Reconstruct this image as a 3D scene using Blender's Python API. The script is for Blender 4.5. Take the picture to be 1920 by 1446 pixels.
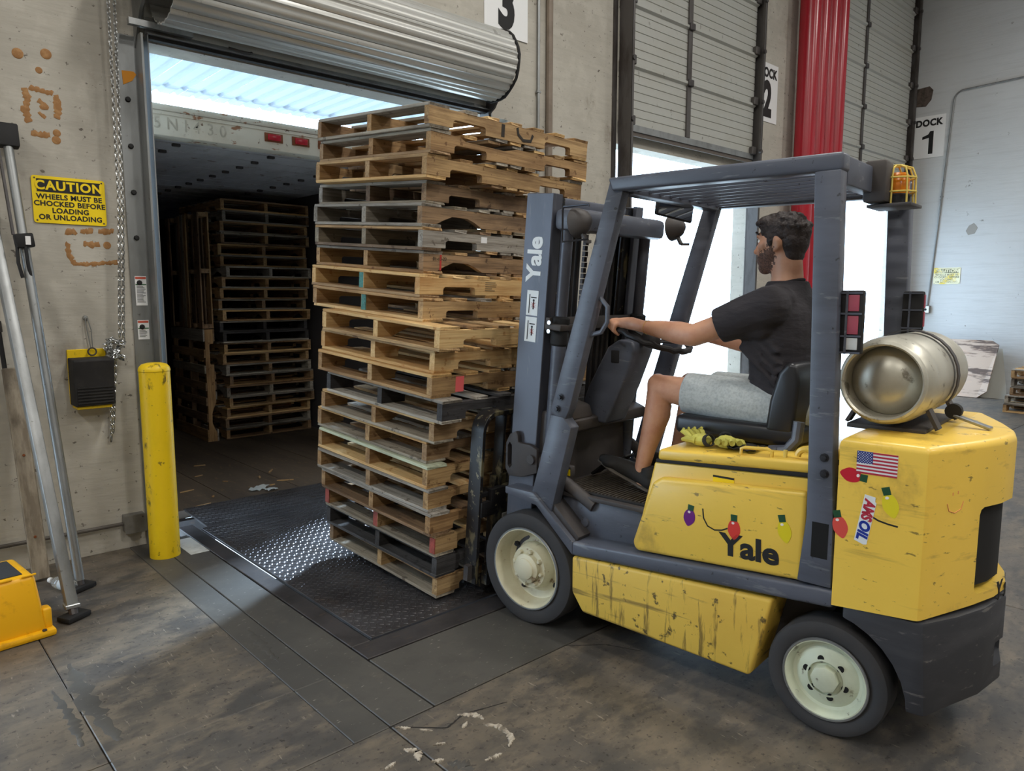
import bpy, bmesh, math, random
from math import sin, cos, pi, radians, atan2, sqrt
from mathutils import Vector, Matrix, Euler
random.seed(7)
for o in list(bpy.data.objects): bpy.data.objects.remove(o)
S = bpy.context.scene
COL = S.collection
# ------------------------------------------------------------------ camera
cam = bpy.data.objects.new('camera', bpy.data.cameras.new('camera')); COL.objects.link(cam)
cam.location = (0, 0, 1.585)
cam.rotation_euler = (radians(90-7.07), 0, radians(-42.4))
cam.data.sensor_fit = 'HORIZONTAL'; cam.data.sensor_width = 36; cam.data.lens = 1370/1920*36
cam.data.clip_start = .05; cam.data.clip_end = 400
S.camera = cam
# ------------------------------------------------------------------ sky, sun, exposure
w = bpy.data.worlds.new('sky'); S.world = w; w.use_nodes = True
bg = w.node_tree.nodes['Background']
bg.inputs[0].default_value = (.58, .78, 1.0, 1); bg.inputs[1].default_value = 8.5
sun = bpy.data.objects.new('sun', bpy.data.lights.new('sun', 'SUN')); COL.objects.link(sun)
sun.data.energy = 18.0; sun.data.angle = radians(8); sun.data.color = (.60, .79, 1)
sun.rotation_euler = Vector((.886*cos(radians(31)), .464*cos(radians(31)), sin(radians(31)))).to_track_quat('Z', 'Y').to_euler()   # low over the yard, from the right
S.view_settings.view_transform = 'Standard'; S.view_settings.look = 'None'
S.view_settings.gamma = 1; S.view_settings.exposure = 0.0; S.view_settings.use_curve_mapping = False
CEIL = 7.6
LAMPS = [(-3.5, -8), (-3.5, -2.5), (-3.5, 2.2), (2.2, -8), (2.2, -3.0), (3.2, 1.6), (7.8, -7), (7.6, -2.5), (10.8, -.8)]
LAMP_POWER = 150
# ------------------------------------------------------------------ helpers
def c(r, g, b):
    f = lambda v: ((v/255+.055)/1.055)**2.4 if v > 10 else v/255/12.92
    return (f(r), f(g), f(b), 1)
def nb(): return bmesh.new()
def box(bm, ctr, size, rot=None):
    m = Matrix.Translation(ctr)
    if rot is not None: m = m @ (rot if isinstance(rot, Matrix) else Euler(rot).to_matrix().to_4x4())
    m = m @ Matrix.Diagonal((*size, 1))
    return bmesh.ops.create_cube(bm, size=1, matrix=m)['verts']
def b2(bm, lo, hi):
    return box(bm, [(a+b)/2 for a, b in zip(lo, hi)], [abs(b-a) for a, b in zip(lo, hi)])
def prism(bm, pts, axis, a, b):
    def P(p, t):
        return {'x': (t, p[0], p[1]), 'y': (p[0], t, p[1]), 'z': (p[0], p[1], t)}[axis]
    A = [bm.verts.new(P(p, a)) for p in pts]; B = [bm.verts.new(P(p, b)) for p in pts]
    n = len(pts); fs = [bm.faces.new(A), bm.faces.new(B[::-1])]
    for i in range(n):
        j = (i+1) % n; fs.append(bm.faces.new((A[j], A[i], B[i], B[j])))
    bmesh.ops.recalc_face_normals(bm, faces=fs)
    return A+B
def tube(bm, pts, r, seg=10, closed=False, cap=True):
    pts = [Vector(p) for p in pts]; n = len(pts)
    rs = r if isinstance(r, (list, tuple)) else [r]*n
    rings = []; up = None
    for i, p in enumerate(pts):
        if closed: t = pts[(i+1) % n]-pts[i-1]
        else: t = pts[min(i+1, n-1)]-pts[max(i-1, 0)]
        t.normalize()
        if up is None:
            up = Vector((0, 0, 1)) if abs(t.z) < .9 else Vector((1, 0, 0))
        u = (up-t*up.dot(t)); u.normalize(); v = t.cross(u); up = u
        rings.append([bm.verts.new(p+(u*cos(2*pi*k/seg)+v*sin(2*pi*k/seg))*rs[i]) for k in range(seg)])
    fs = []
    for i in range(n if closed else n-1):
        A, B = rings[i], rings[(i+1) % n]
        for k in range(seg):
            l = (k+1) % seg; fs.append(bm.faces.new((A[k], A[l], B[l], B[k])))
    if cap and not closed:
        fs.append(bm.faces.new(rings[0][::-1])); fs.append(bm.faces.new(rings[-1]))
    bmesh.ops.recalc_face_normals(bm, faces=fs)
def bar(bm, a, b, w, h, upv=(0, 0, 1)):
    a, b = Vector(a), Vector(b); t = (b-a); L = t.length; t.normalize()
    up = Vector(upv); s = t.cross(up)
    if s.length < 1e-4: s = t.cross(Vector((1, 0, 0)))
    s.normalize(); u = s.cross(t)
    m = Matrix(((s.x, t.x, u.x, 0), (s.y, t.y, u.y, 0), (s.z, t.z, u.z, 0), (0, 0, 0, 1)))
    return box(bm, (a+b)/2, (w, L, h), m)
def lathe(bm, prof, o, d, seg=32):
    o = Vector(o); d = Vector(d).normalized()
    u = d.orthogonal().normalized(); v = d.cross(u); rings = []; fs = []
    for r, t in prof:
        if r < 1e-5: rings.append([bm.verts.new(o+d*t)])
        else: rings.append([bm.verts.new(o+d*t+(u*cos(2*pi*k/seg)+v*sin(2*pi*k/seg))*r) for k in range(seg)])
    for A, B in zip(rings, rings[1:]):
        if len(A) == 1 and len(B) == 1: continue
        for k in range(seg):
            l = (k+1) % seg
            if len(A) == 1: fs.append(bm.faces.new((A[0], B[l], B[k])))
            elif len(B) == 1: fs.append(bm.faces.new((A[k], A[l], B[0])))
            else: fs.append(bm.faces.new((A[k], A[l], B[l], B[k])))
    bmesh.ops.recalc_face_normals(bm, faces=fs)
def bevel(bm, wd, seg=1, ang=30):
    es = [e for e in bm.edges if len(e.link_faces) == 2 and e.calc_face_angle(0) > radians(ang)]
    if es: bmesh.ops.bevel(bm, geom=es, offset=wd, segments=seg, profile=.5, affect='EDGES', clamp_overlap=True)
def mk(name, bm, mat, parent=None, loc=None, rot=None, smooth=35, mesh=None):
    if mesh is None:
        me = bpy.data.meshes.new(name); bm.to_mesh(me); bm.free()
        for m in (mat if isinstance(mat, list) else [mat]): me.materials.append(m)
        if smooth:
            for p in me.polygons: p.use_smooth = True
            me.set_sharp_from_angle(angle=radians(smooth))
    else: me = mesh
    o = bpy.data.objects.new(name, me); COL.objects.link(o)
    if parent is not None: o.parent = parent
    if loc is not None: o.location = loc
    if rot is not None: o.rotation_euler = rot
    return o
def tag(o, label, cat, group=None):
    o['label'] = label; o['category'] = cat
    if group: o['group'] = group
    return o
def thing(name, label, cat, loc=(0, 0, 0), rot=(0, 0, 0), group=None):
    o = bpy.data.objects.new(name, None); COL.objects.link(o); o.empty_display_size = .1
    o.location = loc; o.rotation_euler = rot
    return tag(o, label, cat, group)
def struct(name, bm, mat, parent=None, smooth=30):
    o = mk(name, bm, mat, parent, smooth=smooth)
    if parent is None: o['kind'] = 'structure'
    return o
def qbox(name, lo, hi, mat, parent=None, bv=0, seg=1):
    bm = nb(); b2(bm, lo, hi)
    if bv: bevel(bm, bv, seg)
    return mk(name, bm, mat, parent)
def modmesh(o, mods):
    """apply modifiers: list of (type, dict)"""
    ms = []
    for t, kw in mods:
        m = o.modifiers.new(t, t)
        for k, v in kw.items(): setattr(m, k, v)
    dg = bpy.context.evaluated_depsgraph_get(); dg.update()
    me = bpy.data.meshes.new_from_object(o.evaluated_get(dg))
    o.modifiers.clear(); old = o.data; o.data = me; bpy.data.meshes.remove(old)
    return o
def cut(o, cutters):
    """boolean difference with bmesh cutters given in the same local space"""
    for bm in cutters:
        t = mk('cutter', bm, MAT_TMP, smooth=0); t.parent = o.parent
        modmesh(o, [('BOOLEAN', dict(operation='DIFFERENCE', object=t, solver='EXACT'))])
        bpy.data.objects.remove(t)
    for p in o.data.polygons: p.use_smooth = True
    o.data.set_sharp_from_angle(angle=radians(30))
    return o
def text(name, s, size, mat, parent, M4, bold=.0, ext=.0008, sx=1, shear=0, align='CENTER', spacing=1, line=1):
    cu = bpy.data.curves.new(name, 'FONT'); cu.body = s; cu.size = size; cu.offset = bold*size
    cu.extrude = ext; cu.align_x = align; cu.align_y = 'CENTER'; cu.shear = shear; cu.space_character = spacing; cu.space_line = line
    cu.resolution_u = 4
    t = bpy.data.objects.new('t', cu); COL.objects.link(t)
    dg = bpy.context.evaluated_depsgraph_get(); dg.update()
    me = bpy.data.meshes.new_from_object(t.evaluated_get(dg))
    bpy.data.objects.remove(t)
    me.transform(M4 @ Matrix.Diagonal((sx, 1, 1, 1))); me.materials.clear(); me.materials.append(mat); me.name = name
    o = bpy.data.objects.new(name, me); COL.objects.link(o); o.parent = parent
    return o
def frame(o, xa, ya):
    """4x4 with text x axis xa, y axis ya at o"""
    xa, ya = Vector(xa).normalized(), Vector(ya).normalized(); z = xa.cross(ya).normalized(); ya = z.cross(xa)
    return Matrix(((xa.x, ya.x, z.x, o[0]), (xa.y, ya.y, z.y, o[1]), (xa.z, ya.z, z.z, o[2]), (0, 0, 0, 1)))
ORD = ['first', 'second', 'third', 'fourth', 'fifth', 'sixth', 'seventh', 'eighth', 'ninth', 'tenth', 'eleventh', 'twelfth', 'thirteenth', 'fourteenth',
       'fifteenth', 'sixteenth', 'seventeenth', 'eighteenth', 'nineteenth', 'twentieth', 'twenty-first', 'twenty-second', 'twenty-third']
# ------------------------------------------------------------------ materials
def mat(name, col, rough=.6, metal=0, layers=(), bump=None, coord='Object', rnd=False, spec=None, coat=0, emit=None, alpha=None, trans=0, hue=None):
    """principled base colour, layered with noise masks: (scale, (sx,sy,sz), lo, hi, colour, amount)"""
    m = bpy.data.materials.new(name); m.use_nodes = True; nt = m.node_tree; N = nt.nodes; Lk = nt.links
    bs = N['Principled BSDF']; bs.inputs['Roughness'].default_value = rough; bs.inputs['Metallic'].default_value = metal
    if spec is not None: bs.inputs['Specular IOR Level'].default_value = spec
    if coat: bs.inputs['Coat Weight'].default_value = coat; bs.inputs['Coat Roughness'].default_value = .15
    if trans: bs.inputs['Transmission Weight'].default_value = trans
    if emit: bs.inputs['Emission Color'].default_value = emit[0]; bs.inputs['Emission Strength'].default_value = emit[1]
    bs.inputs['Base Color'].default_value = col
    tc = N.new('ShaderNodeTexCoord'); vec = tc.outputs[coord]
    if rnd:
        oi = N.new('ShaderNodeObjectInfo'); mu = N.new('ShaderNodeMath'); mu.operation = 'MULTIPLY'; mu.inputs[1].default_value = 37.0
        Lk.new(oi.outputs['Random'], mu.inputs[0])
        va = N.new('ShaderNodeVectorMath'); va.operation = 'ADD'; Lk.new(vec, va.inputs[0]); Lk.new(mu.outputs[0], va.inputs[1]); vec = va.outputs[0]
    cur = None
    if hue:
        oi2 = N.new('ShaderNodeObjectInfo'); cr = N.new('ShaderNodeValToRGB'); Lk.new(oi2.outputs['Random'], cr.inputs[0])
        e = cr.color_ramp.elements
        for k, cc in enumerate(hue):
            if k < 2: el = e[k]; el.position = k/(len(hue)-1)
            else: el = e.new(k/(len(hue)-1))
        for k, cc in enumerate(hue): e[k].position = k/(len(hue)-1); e[k].color = cc
        cur = cr.outputs[0]
    for (sc, st, lo, hi, cl, amt) in layers:
        if lo >= .6: lo -= .022; hi -= .022
        mp = N.new('ShaderNodeMapping'); mp.inputs['Scale'].default_value = st; Lk.new(vec, mp.inputs['Vector'])
        no = N.new('ShaderNodeTexNoise'); no.inputs['Scale'].default_value = sc; no.inputs['Detail'].default_value = 6; no.inputs['Roughness'].default_value = .62
        Lk.new(mp.outputs[0], no.inputs['Vector'])
        mr = N.new('ShaderNodeMapRange'); mr.inputs[1].default_value = lo; mr.inputs[2].default_value = hi; mr.inputs[3].default_value = 0; mr.inputs[4].default_value = amt
        Lk.new(no.outputs[0], mr.inputs[0])
        mx = N.new('ShaderNodeMix'); mx.data_type = 'RGBA'; Lk.new(mr.outputs[0], mx.inputs[0])
        if cur is None: mx.inputs[6].default_value = col
        else: Lk.new(cur, mx.inputs[6])
        mx.inputs[7].default_value = cl; cur = mx.outputs[2]
    if cur is not None: Lk.new(cur, bs.inputs['Base Color'])
    if bump:
        sc, st, strg = bump[:3]
        mp = N.new('ShaderNodeMapping'); mp.inputs['Scale'].default_value = st; Lk.new(vec, mp.inputs['Vector'])
        no = N.new('ShaderNodeTexNoise'); no.inputs['Scale'].default_value = sc; no.inputs['Detail'].default_value = 5
        Lk.new(mp.outputs[0], no.inputs['Vector'])
        bp = N.new('ShaderNodeBump'); bp.inputs['Strength'].default_value = strg; bp.inputs['Distance'].default_value = bump[3] if len(bump) > 3 else .01
        Lk.new(no.outputs[0], bp.inputs['Height']); Lk.new(bp.outputs[0], bs.inputs['Normal'])
    return m
I3 = (1, 1, 1)
MAT_TMP = mat('tmp', (.5, .5, .5, 1))
m_wall = mat('painted_concrete', c(188, 183, 172), .85, layers=[(.9, I3, .4, .65, c(170, 164, 153), .8), (3.0, (.6, .6, 5), .48, .68, c(156, 150, 140), .35), (5, I3, .52, .62, c(196, 191, 180), .4),
             (13, (1, 1, 1.4), .675, .70, c(84, 76, 68), .85), (34, I3, .68, .71, c(70, 62, 55), .7), (1.6, (1, 1, .7), .63, .72, c(128, 116, 102), .6)], bump=(14, (.6, .6, 4), .2, .008))
m_wallr = mat('painted_concrete_clean', c(200, 202, 203), .8, layers=[(.6, I3, .35, .75, c(184, 186, 187), .7), (2.5, (.5, .5, 7), .5, .75, c(176, 177, 177), .5),
             (7, I3, .7, .74, c(110, 105, 100), .7)], bump=(8, (.5, .5, 7), .3, .01))
m_conc = mat('worn_concrete_floor', c(102, 93, 81), .5, layers=[(1.3, I3, .42, .58, c(80, 76, 72), .9), (3.2, (1, 1.5, 1), .47, .60, c(64, 62, 60), .75), (6, (.8, 1.7, 1), .50, .62, c(120, 108, 92), .5), (14, (.9, 1.3, 1), .54, .64, c(58, 55, 53), .45),
             (40, I3, .62, .67, c(40, 37, 34), .7), (24, (3, .5, 1), .66, .69, c(150, 140, 124), .5)], bump=(22, I3, .15, .004), coord='Object')
m_concd = mat('dark_patched_concrete', c(80, 77, 72), .55, layers=[(1.4, I3, .4, .6, c(62, 60, 57), .8), (26, (1, 3, 1), .67, .69, c(165, 158, 148), .6), (9, I3, .5, .62, c(70, 67, 63), .6), (5, I3, .62, .72, c(98, 92, 84), .5)], bump=(18, I3, .15, .004))
m_joint = mat('floor_joint_filler', c(38, 35, 32), .9, layers=[(30, I3, .55, .65, c(80, 72, 60), .6)])
m_steel_dk = mat('dark_worn_steel', c(74, 70, 70), .5, .35, layers=[(4, I3, .45, .7, c(40, 37, 36), .8), (12, (1, 3, 1), .62, .7, c(95, 80, 68), .6)], bump=(20, I3, .1, .003))
m_tread = mat('tread_plate_steel', c(96, 94, 96), .38, .6, layers=[(2.5, I3, .4, .65, c(66, 62, 62), .8), (9, I3, .6, .7, c(84, 70, 58), .5)], bump=(40, I3, .12, .002))
m_galv = mat('galvanised_steel', c(150, 152, 152), .42, .7, layers=[(7, (1, 1, .3), .42, .66, c(120, 121, 120), .7), (22, I3, .68, .72, c(80, 76, 70), .6)])
m_zinc = mat('bright_zinc', c(190, 192, 192), .3, .9, layers=[(9, I3, .45, .7, c(140, 140, 140), .7)])
m_slat = mat('door_slat_steel', c(200, 200, 196), .34, .4, layers=[(4, (.2, 3, 3), .4, .7, c(160, 158, 150), .7), (14, I3, .68, .72, c(110, 104, 95), .5)])
m_sect = mat('ribbed_door_panel', c(178, 178, 172), .55, .1, layers=[(2.5, (.5, 1, 1), .45, .7, c(172, 170, 160), .7), (12, (1, 1, .6), .66, .72, c(105, 98, 88), .7)])
m_trk = mat('door_track_steel', c(92, 88, 86), .5, .5, layers=[(6, (1, 1, .3), .48, .66, c(60, 52, 48), .8)])
m_red = mat('red_pipe_paint', c(172, 34, 48), .25, 0, layers=[(2, (1, 1, .3), .5, .75, c(146, 26, 38), .6)])
m_black = mat('black_rubber', c(26, 25, 26), .75)
m_dark = mat('recess_shade', c(12, 11, 11), .9)  # near-black colour standing in for shade inside holes and recesses
m_white = mat('white_paint', c(236, 236, 236), .5)
m_ink = mat('black_ink', c(18, 17, 17), .6)
m_yel = mat('safety_yellow', c(236, 198, 10), .45, layers=[(2.5, (1, 1, .5), .45, .7, c(205, 172, 10), .7), (9, (1, 1, .5), .63, .68, c(58, 46, 24), .85), (26, I3, .66, .7, c(45, 36, 22), .7)], bump=(30, I3, .1, .002))
m_sign = mat('sign_yellow', c(250, 216, 0), .4)
m_signd = mat('faded_sign', c(232, 228, 196), .5, layers=[(5, I3, .5, .6, c(232, 205, 60), .9)])
m_glue = mat('dried_glue', c(150, 106, 60), .7, layers=[(30, I3, .45, .65, c(176, 134, 86), .8)])
m_plast_y = mat('yellow_plastic', c(238, 176, 10), .42, layers=[(12, I3, .6, .72, c(190, 132, 14), .6)])
m_grip = mat('black_grip_tape', c(40, 40, 42), .85, bump=(120, I3, .5, .003))
m_box = mat('grey_electrical_box', c(120, 118, 114), .5, .3, layers=[(8, I3, .5, .7, c(88, 84, 78), .7)])
def wood(name, hues, dark, rough=.75):
    return mat(name, hues[0], rough, rnd=True, hue=hues, layers=[(7, (.25, 4, 4), .44, .64, dark, .55), (3, (.6, 1.5, 1.5), .52, .66, dark, .6), (38, (.10, 3, 3), .50, .62, dark, .45), (16, I3, .64, .67, dark, .8)],
               bump=(30, (.12, 3, 3), .4, .004))
m_wnew = wood('new_pine', [c(222, 190, 136), c(210, 174, 116), c(228, 200, 150)], c(176, 126, 70))
m_wtan = wood('tan_pallet_wood', [c(186, 152, 104), c(170, 134, 90), c(196, 164, 116), c(152, 124, 92)], c(104, 72, 42))
m_wbrn = wood('brown_pallet_wood', [c(146, 116, 84), c(128, 102, 76), c(160, 130, 96), c(116, 97, 78)], c(70, 50, 34))
m_wgry = wood('weathered_grey_wood', [c(166, 160, 150), c(144, 137, 126), c(182, 174, 160), c(150, 138, 116)], c(84, 74, 62))
m_wdrk = wood('dark_stained_wood', [c(66, 64, 66), c(52, 48, 46), c(82, 80, 80)], c(30, 27, 25))
m_wred = wood('red_painted_wood', [c(176, 84, 74), c(166, 76, 66)], c(110, 60, 48))
m_wteal = wood('teal_painted_wood', [c(70, 132, 128), c(80, 146, 140)], c(54, 84, 80))
m_wvert = mat('grimy_upright_wood', c(150, 140, 124), .8, layers=[(6, (4, 4, .3), .42, .62, c(96, 84, 70), .7), (5, (1, 1, .6), .5, .62, c(70, 60, 50), .6)])
m_ply = mat('stained_plywood', c(178, 158, 142), .7, layers=[(1.7, (1, .5, 5), .49, .53, c(70, 54, 48), .9), (5, (1, 1, 3), .55, .7, c(190, 160, 138), .6)])
# ================================================================== THE SETTING
YW = 4.93; YO = 5.13; XR = 13.64; XL = -7.5; YB = -15.0
D3 = (1.44, 4.16); D2 = (5.86, 8.50); D1 = (11.15, 13.36); D4 = (-3.05, -.45)   # the next bay along, left of the view
HZ = 3.105
bm = nb()
for x0, x1 in ((XL, D4[0]), (D4[1], D3[0]), (D3[1]+.29, D2[0]), (D2[1], D1[0]), (D1[1], XR+.3)): b2(bm, (x0, YW, -1.3), (x1, YO, CEIL))
for d in (D4, D3, D2, D1):
    e = .29 if d is D3 else 0
    b2(bm, (d[0], YW, HZ), (d[1]+e, YO, CEIL)); b2(bm, (d[0], YW, -1.3), (d[1]+e, YO, -.62 if d is D3 else -.005))
wall_dock = struct('wall_dock', bm, m_wall)
bm = nb(); b2(bm, (XR, YB, -.1), (XR+.3, YW, CEIL)); wall_right = struct('wall_right', bm, m_wallr)
bm = nb(); b2(bm, (XL-.3, YB, -.1), (XL, YW, CEIL)); struct('wall_left', bm, m_wall)
bm = nb(); b2(bm, (XL, YB-.3, -.1), (XR, YB, CEIL)); struct('wall_back', bm, m_wall)
bm = nb(); b2(bm, (XL, YB, CEIL), (XR, YW, CEIL+.3)); struct('ceiling', bm, m_wallr)
# floor: dark bed in the joints, slabs lie on it
PIT = (1.575, 2.66, 3.80)   # x0, y0, x1
bm = nb()
b2(bm, (XL, YB, -.12), (XR, PIT[1], -.02)); b2(bm, (XL, PIT[1], -.12), (PIT[0], YW, -.02)); b2(bm, (PIT[2], PIT[1], -.12), (XR, YW, -.02))
b2(bm, (PIT[0], PIT[1], -.62), (PIT[2], YO, -.55))
floor = struct('floor', bm, m_joint)
def slab(x0, y0, x1, y1, m=None, g=.0032):
    bm = nb(); b2(bm, (x0+g, y0+g, -.02), (x1-g, y1-g, 0)); bevel(bm, .003)
    return mk('slab', bm, m or m_conc, floor)
slab(XL, 2.64, .55, YW); slab(XL, -3, .55, 2.64); slab(XL, YB, .55, -3)
slab(.55, 2.64, 1.22, YW, None, .001); slab(1.22, 2.64, 1.37, YW, m_concd, .001); slab(.55, 2.17, 1.22, 2.64, None, .001); slab(1.22, 2.17, 1.37, 2.64, m_concd, .001); slab(.55, -3, 1.37, 2.17); slab(.55, YB, 1.37, -3)
slab(1.37, 2.17, PIT[0], YW, m_concd, .004); slab(PIT[0], 2.17, PIT[2], PIT[1], m_concd, .004); slab(PIT[2], 2.17, 4.3, YW, m_concd, .004)
slab(1.37, -3, 4.3, 2.17); slab(1.37, YB, 4.3, -3)
for x0, x1 in ((4.3, 7.4), (7.4, 10.5), (10.5, XR)):
    for y0, y1 in ((YB, -3), (-3, 2.3), (2.3, YW)): slab(x0, y0, x1, y1)
# ragged repair cracks with pale filler near the front joint
def ragged(name, pts, wd, m, parent, z=.0005, t=.003, seed=1):
    rr = random.Random(seed); bm = nb(); A = []; B = []; n = 26
    P = [Vector(p) for p in pts]
    for i in range(n+1):
        s = i/n*(len(P)-1); k = min(int(s), len(P)-2); p = P[k].lerp(P[k+1], s-k); d = (P[k+1]-P[k]).normalized(); q = Vector((-d.y, d.x))
        e = sin(pi*min(max(i/n, .02), .98))**.5
        A.append(p+q*wd*e*rr.uniform(.2, 1)); B.append(p-q*wd*e*rr.uniform(.2, 1))
    vt = [bm.verts.new((p.x, p.y, z+t)) for p in A]; vb = [bm.verts.new((p.x, p.y, z+t)) for p in B]
    va = [bm.verts.new((p.x+(p.x-q.x)*.2, p.y+(p.y-q.y)*.2, z-.002)) for p, q in zip(A, B)]; vc = [bm.verts.new((q.x+(q.x-p.x)*.2, q.y+(q.y-p.y)*.2, z-.002)) for p, q in zip(A, B)]
    for i in range(n):
        bm.faces.new((vt[i], vt[i+1], vb[i+1], vb[i])); bm.faces.new((va[i], va[i+1], vt[i+1], vt[i])); bm.faces.new((vb[i], vb[i+1], vc[i+1], vc[i]))
    bmesh.ops.recalc_face_normals(bm, faces=bm.faces)
    return mk(name, bm, m, parent)
m_fill = mat('pale_crack_filler', c(176, 166, 150), .8, layers=[(30, I3, .45, .6, c(96, 86, 72), .9)])
for k, (pt_, wd_) in enumerate((([(1.60, 2.06), (1.65, 2.02), (1.66, 1.97)], .014), ([(1.63, 1.95), (1.67, 1.90), (1.66, 1.82), (1.61, 1.78)], .014), ([(1.38, 2.15), (1.42, 2.11)], .009), ([(1.33, 2.02), (1.36, 1.98), (1.33, 1.93)], .016), ([(1.42, 1.97), (1.46, 1.95)], .009), ([(1.36, 1.90), (1.40, 1.88)], .012), ([(1.22, 1.97), (1.27, 1.98)], .010), ([(1.56, 1.98), (1.60, 2.0)], .008), ([(1.50, 1.78), (1.57, 1.77)], .010), ([(1.44, 2.08), (1.47, 2.04)], .006))):
    ragged('crack_filler', pt_, wd_, m_fill, floor, seed=3+k)
for k, (pt_, wd_) in enumerate((([(.60, 3.5), (.59, 3.1), (.61, 2.75)], .045), ([(.50, 3.3), (.515, 3.0), (.50, 2.8)], .025), ([(1.40, 1.86), (1.44, 1.80), (1.42, 1.76)], .03), ([(1.30, 3.3), (1.28, 2.9)], .03))):
    ragged('floor_stain', pt_, wd_, m_concd, floor, t=.0003, seed=30+k)
ragged('crack', [(1.37, 2.17), (1.52, 2.02), (1.62, 2.05), (1.8, 2.0)], .005, m_joint, floor, t=.0006, seed=6)
ragged('crack', [(2.3, 2.17), (2.45, 2.05), (2.52, 1.9)], .004, m_joint, floor, t=.0006, seed=12)
# pavement outside
bm = nb(); b2(bm, (-30, YO, -1.5), (60, 90, -1.3)); o = struct('ground_outside', bm, mat('pale_yard_concrete', c(196, 194, 188), .8, layers=[(.6, I3, .4, .7, c(176, 174, 168), .7)]))
# ------------------------------------------------------------------ lamps under the ceiling (out of view)
m_lens = mat('lamp_lens', (1, 1, 1, 1), emit=((1, .96, .88, 1), 3))
for i, (x, y) in enumerate(LAMPS):
    t = thing('ceiling_lamp', 'white strip lamp hanging under the warehouse ceiling', 'lamp', (x, y, CEIL-.6), group='warehouse ceiling lamps')
    bm = nb(); prism(bm, [(-.2, 0), (.2, 0), (.08, .09), (-.08, .09)], 'y', -.75, .75); mk('housing', bm, m_white, t)
    bm = nb(); b2(bm, (-.17, -.72, -.012), (.17, .72, -.001)); mk('lens', bm, m_lens, t)
    bm = nb(); tube(bm, [(0, -.5, .09), (0, -.5, .6)], .006, 6); mk('hanger', bm, m_galv, t); bm = nb(); tube(bm, [(0, .5, .09), (0, .5, .6)], .006, 6); mk('hanger', bm, m_galv, t)
    ld = bpy.data.lights.new('lamp_light', 'AREA'); ld.shape = 'RECTANGLE'; ld.size = .34; ld.size_y = 1.45; ld.energy = LAMP_POWER; ld.color = (1, .975, .92)
    lo = bpy.data.objects.new('lamp_light', ld); COL.objects.link(lo); lo.parent = t; lo.location = (0, 0, -.02)
# ------------------------------------------------------------------ glue marks left on the wall (beads of dried adhesive)
def bead(pts, r, seed=0):
    rr = random.Random(seed); P = []; R = []
    for (x0, z0), (x1, z1) in zip(pts, pts[1:]):
        L = sqrt((x1-x0)**2+(z1-z0)**2); n = max(2, int(L/.008))
        for k in range(n):
            f = k/n; P.append((x0+(x1-x0)*f+rr.uniform(-.003, .003), 0, z0+(z1-z0)*f+rr.uniform(-.003, .003))); R.append(r*rr.uniform(.55, 1.2))
    P.append((pts[-1][0], 0, pts[-1][1])); R.append(r*.8); R[0] = r*.7
    bm = nb()
    if len(pts) == 2 and L < .012: bmesh.ops.create_uvsphere(bm, u_segments=14, v_segments=8, radius=r*1.3, matrix=Matrix.Translation((pts[0][0], 0, pts[0][1])))
    else: tube(bm, P, [q*1.5 for q in R], 8)
    for v in bm.verts: v.co.y = YW-.0005+v.co.y*.12
    return mk('glue_bead', bm, m_glue, wall_dock)
bead([(.85, 2.72), (.86, 2.66), (.845, 2.60), (.86, 2.54)], .014, 1); bead([(.87, 2.73), (.93, 2.72), (.985, 2.715)], .011, 2); bead([(1.0, 2.71), (1.005, 2.64), (.995, 2.58)], .013, 3)
bead([(.865, 2.485), (.91, 2.48), (.955, 2.485)], .012, 4); bead([(.99, 2.50), (.99, 2.51)], .016, 5); bead([(.985, 2.46), (.985, 2.465)], .018, 6); bead([(.91, 2.67), (.935, 2.65), (.94, 2.62)], .013, 7); bead([(.91, 2.60), (.94, 2.575)], .008, 8)
bead([(.83, 2.90), (.832, 2.905)], .022, 9); bead([(.965, 2.925), (.967, 2.93)], .022, 10); bead([(.925, 2.83), (.927, 2.835)], .014, 11)
bead([(.995, 1.945), (1.05, 1.955)], .013, 12); bead([(1.075, 1.955), (1.14, 1.96)], .011, 13); bead([(1.17, 1.96), (1.25, 1.965)], .012, 14)
bead([(1.0, 1.89), (1.005, 1.82), (1.03, 1.765), (1.09, 1.765), (1.2, 1.775), (1.27, 1.785)], .009, 15); bead([(1.085, 1.885), (1.14, 1.88), (1.17, 1.885)], .013, 16); bead([(1.21, 1.88), (1.215, 1.882)], .017, 17)
m_grime = mat('grime_patch', c(120, 108, 94), .9, layers=[(10, I3, .4, .6, c(84, 74, 64), .8)])
# ------------------------------------------------------------------ dock leveller
lev = thing('dock_leveller', 'dark steel dock leveller with diamond tread plate set in the floor', 'dock leveller', (2.685, 2.66, 0))
lx, ly = 2.685, 2.66
def lv(name, bm, m): 
    bmesh.ops.translate(bm, verts=bm.verts, vec=(-lx, -ly, 0)); return mk(name, bm, m, lev)
bm = nb(); b2(bm, (1.578, 2.665, -.05), (3.795, 2.805, .002)); bevel(bm, .003); lv('frame_angle', bm, m_steel_dk)
bm = nb(); b2(bm, (1.578, 2.808, -.05), (1.678, YO, .002)); bevel(bm, .003); lv('frame_angle', bm, m_steel_dk)
bm = nb(); b2(bm, (3.692, 2.808, -.05), (3.795, YO, .002)); bevel(bm, .003); lv('frame_angle', bm, m_steel_dk)
bm = nb(); b2(bm, (1.693, 2.822, -.012), (3.678, 5.0, .003)); bevel(bm, .002); lv('tread_plate', bm, m_tread)
bm = nb(); prism(bm, [(5.005, -.012), (5.45, .012), (5.48, .022), (5.48, .026), (5.005, .004)], 'x', 1.735, 3.63); lv('lip_plate', bm, m_tread)
bm = nb(); tube(bm, [(1.72, 5.003, -.012), (3.65, 5.003, -.012)], .016, 8); lv('hinge', bm, m_steel_dk)
bm = nb()
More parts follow.
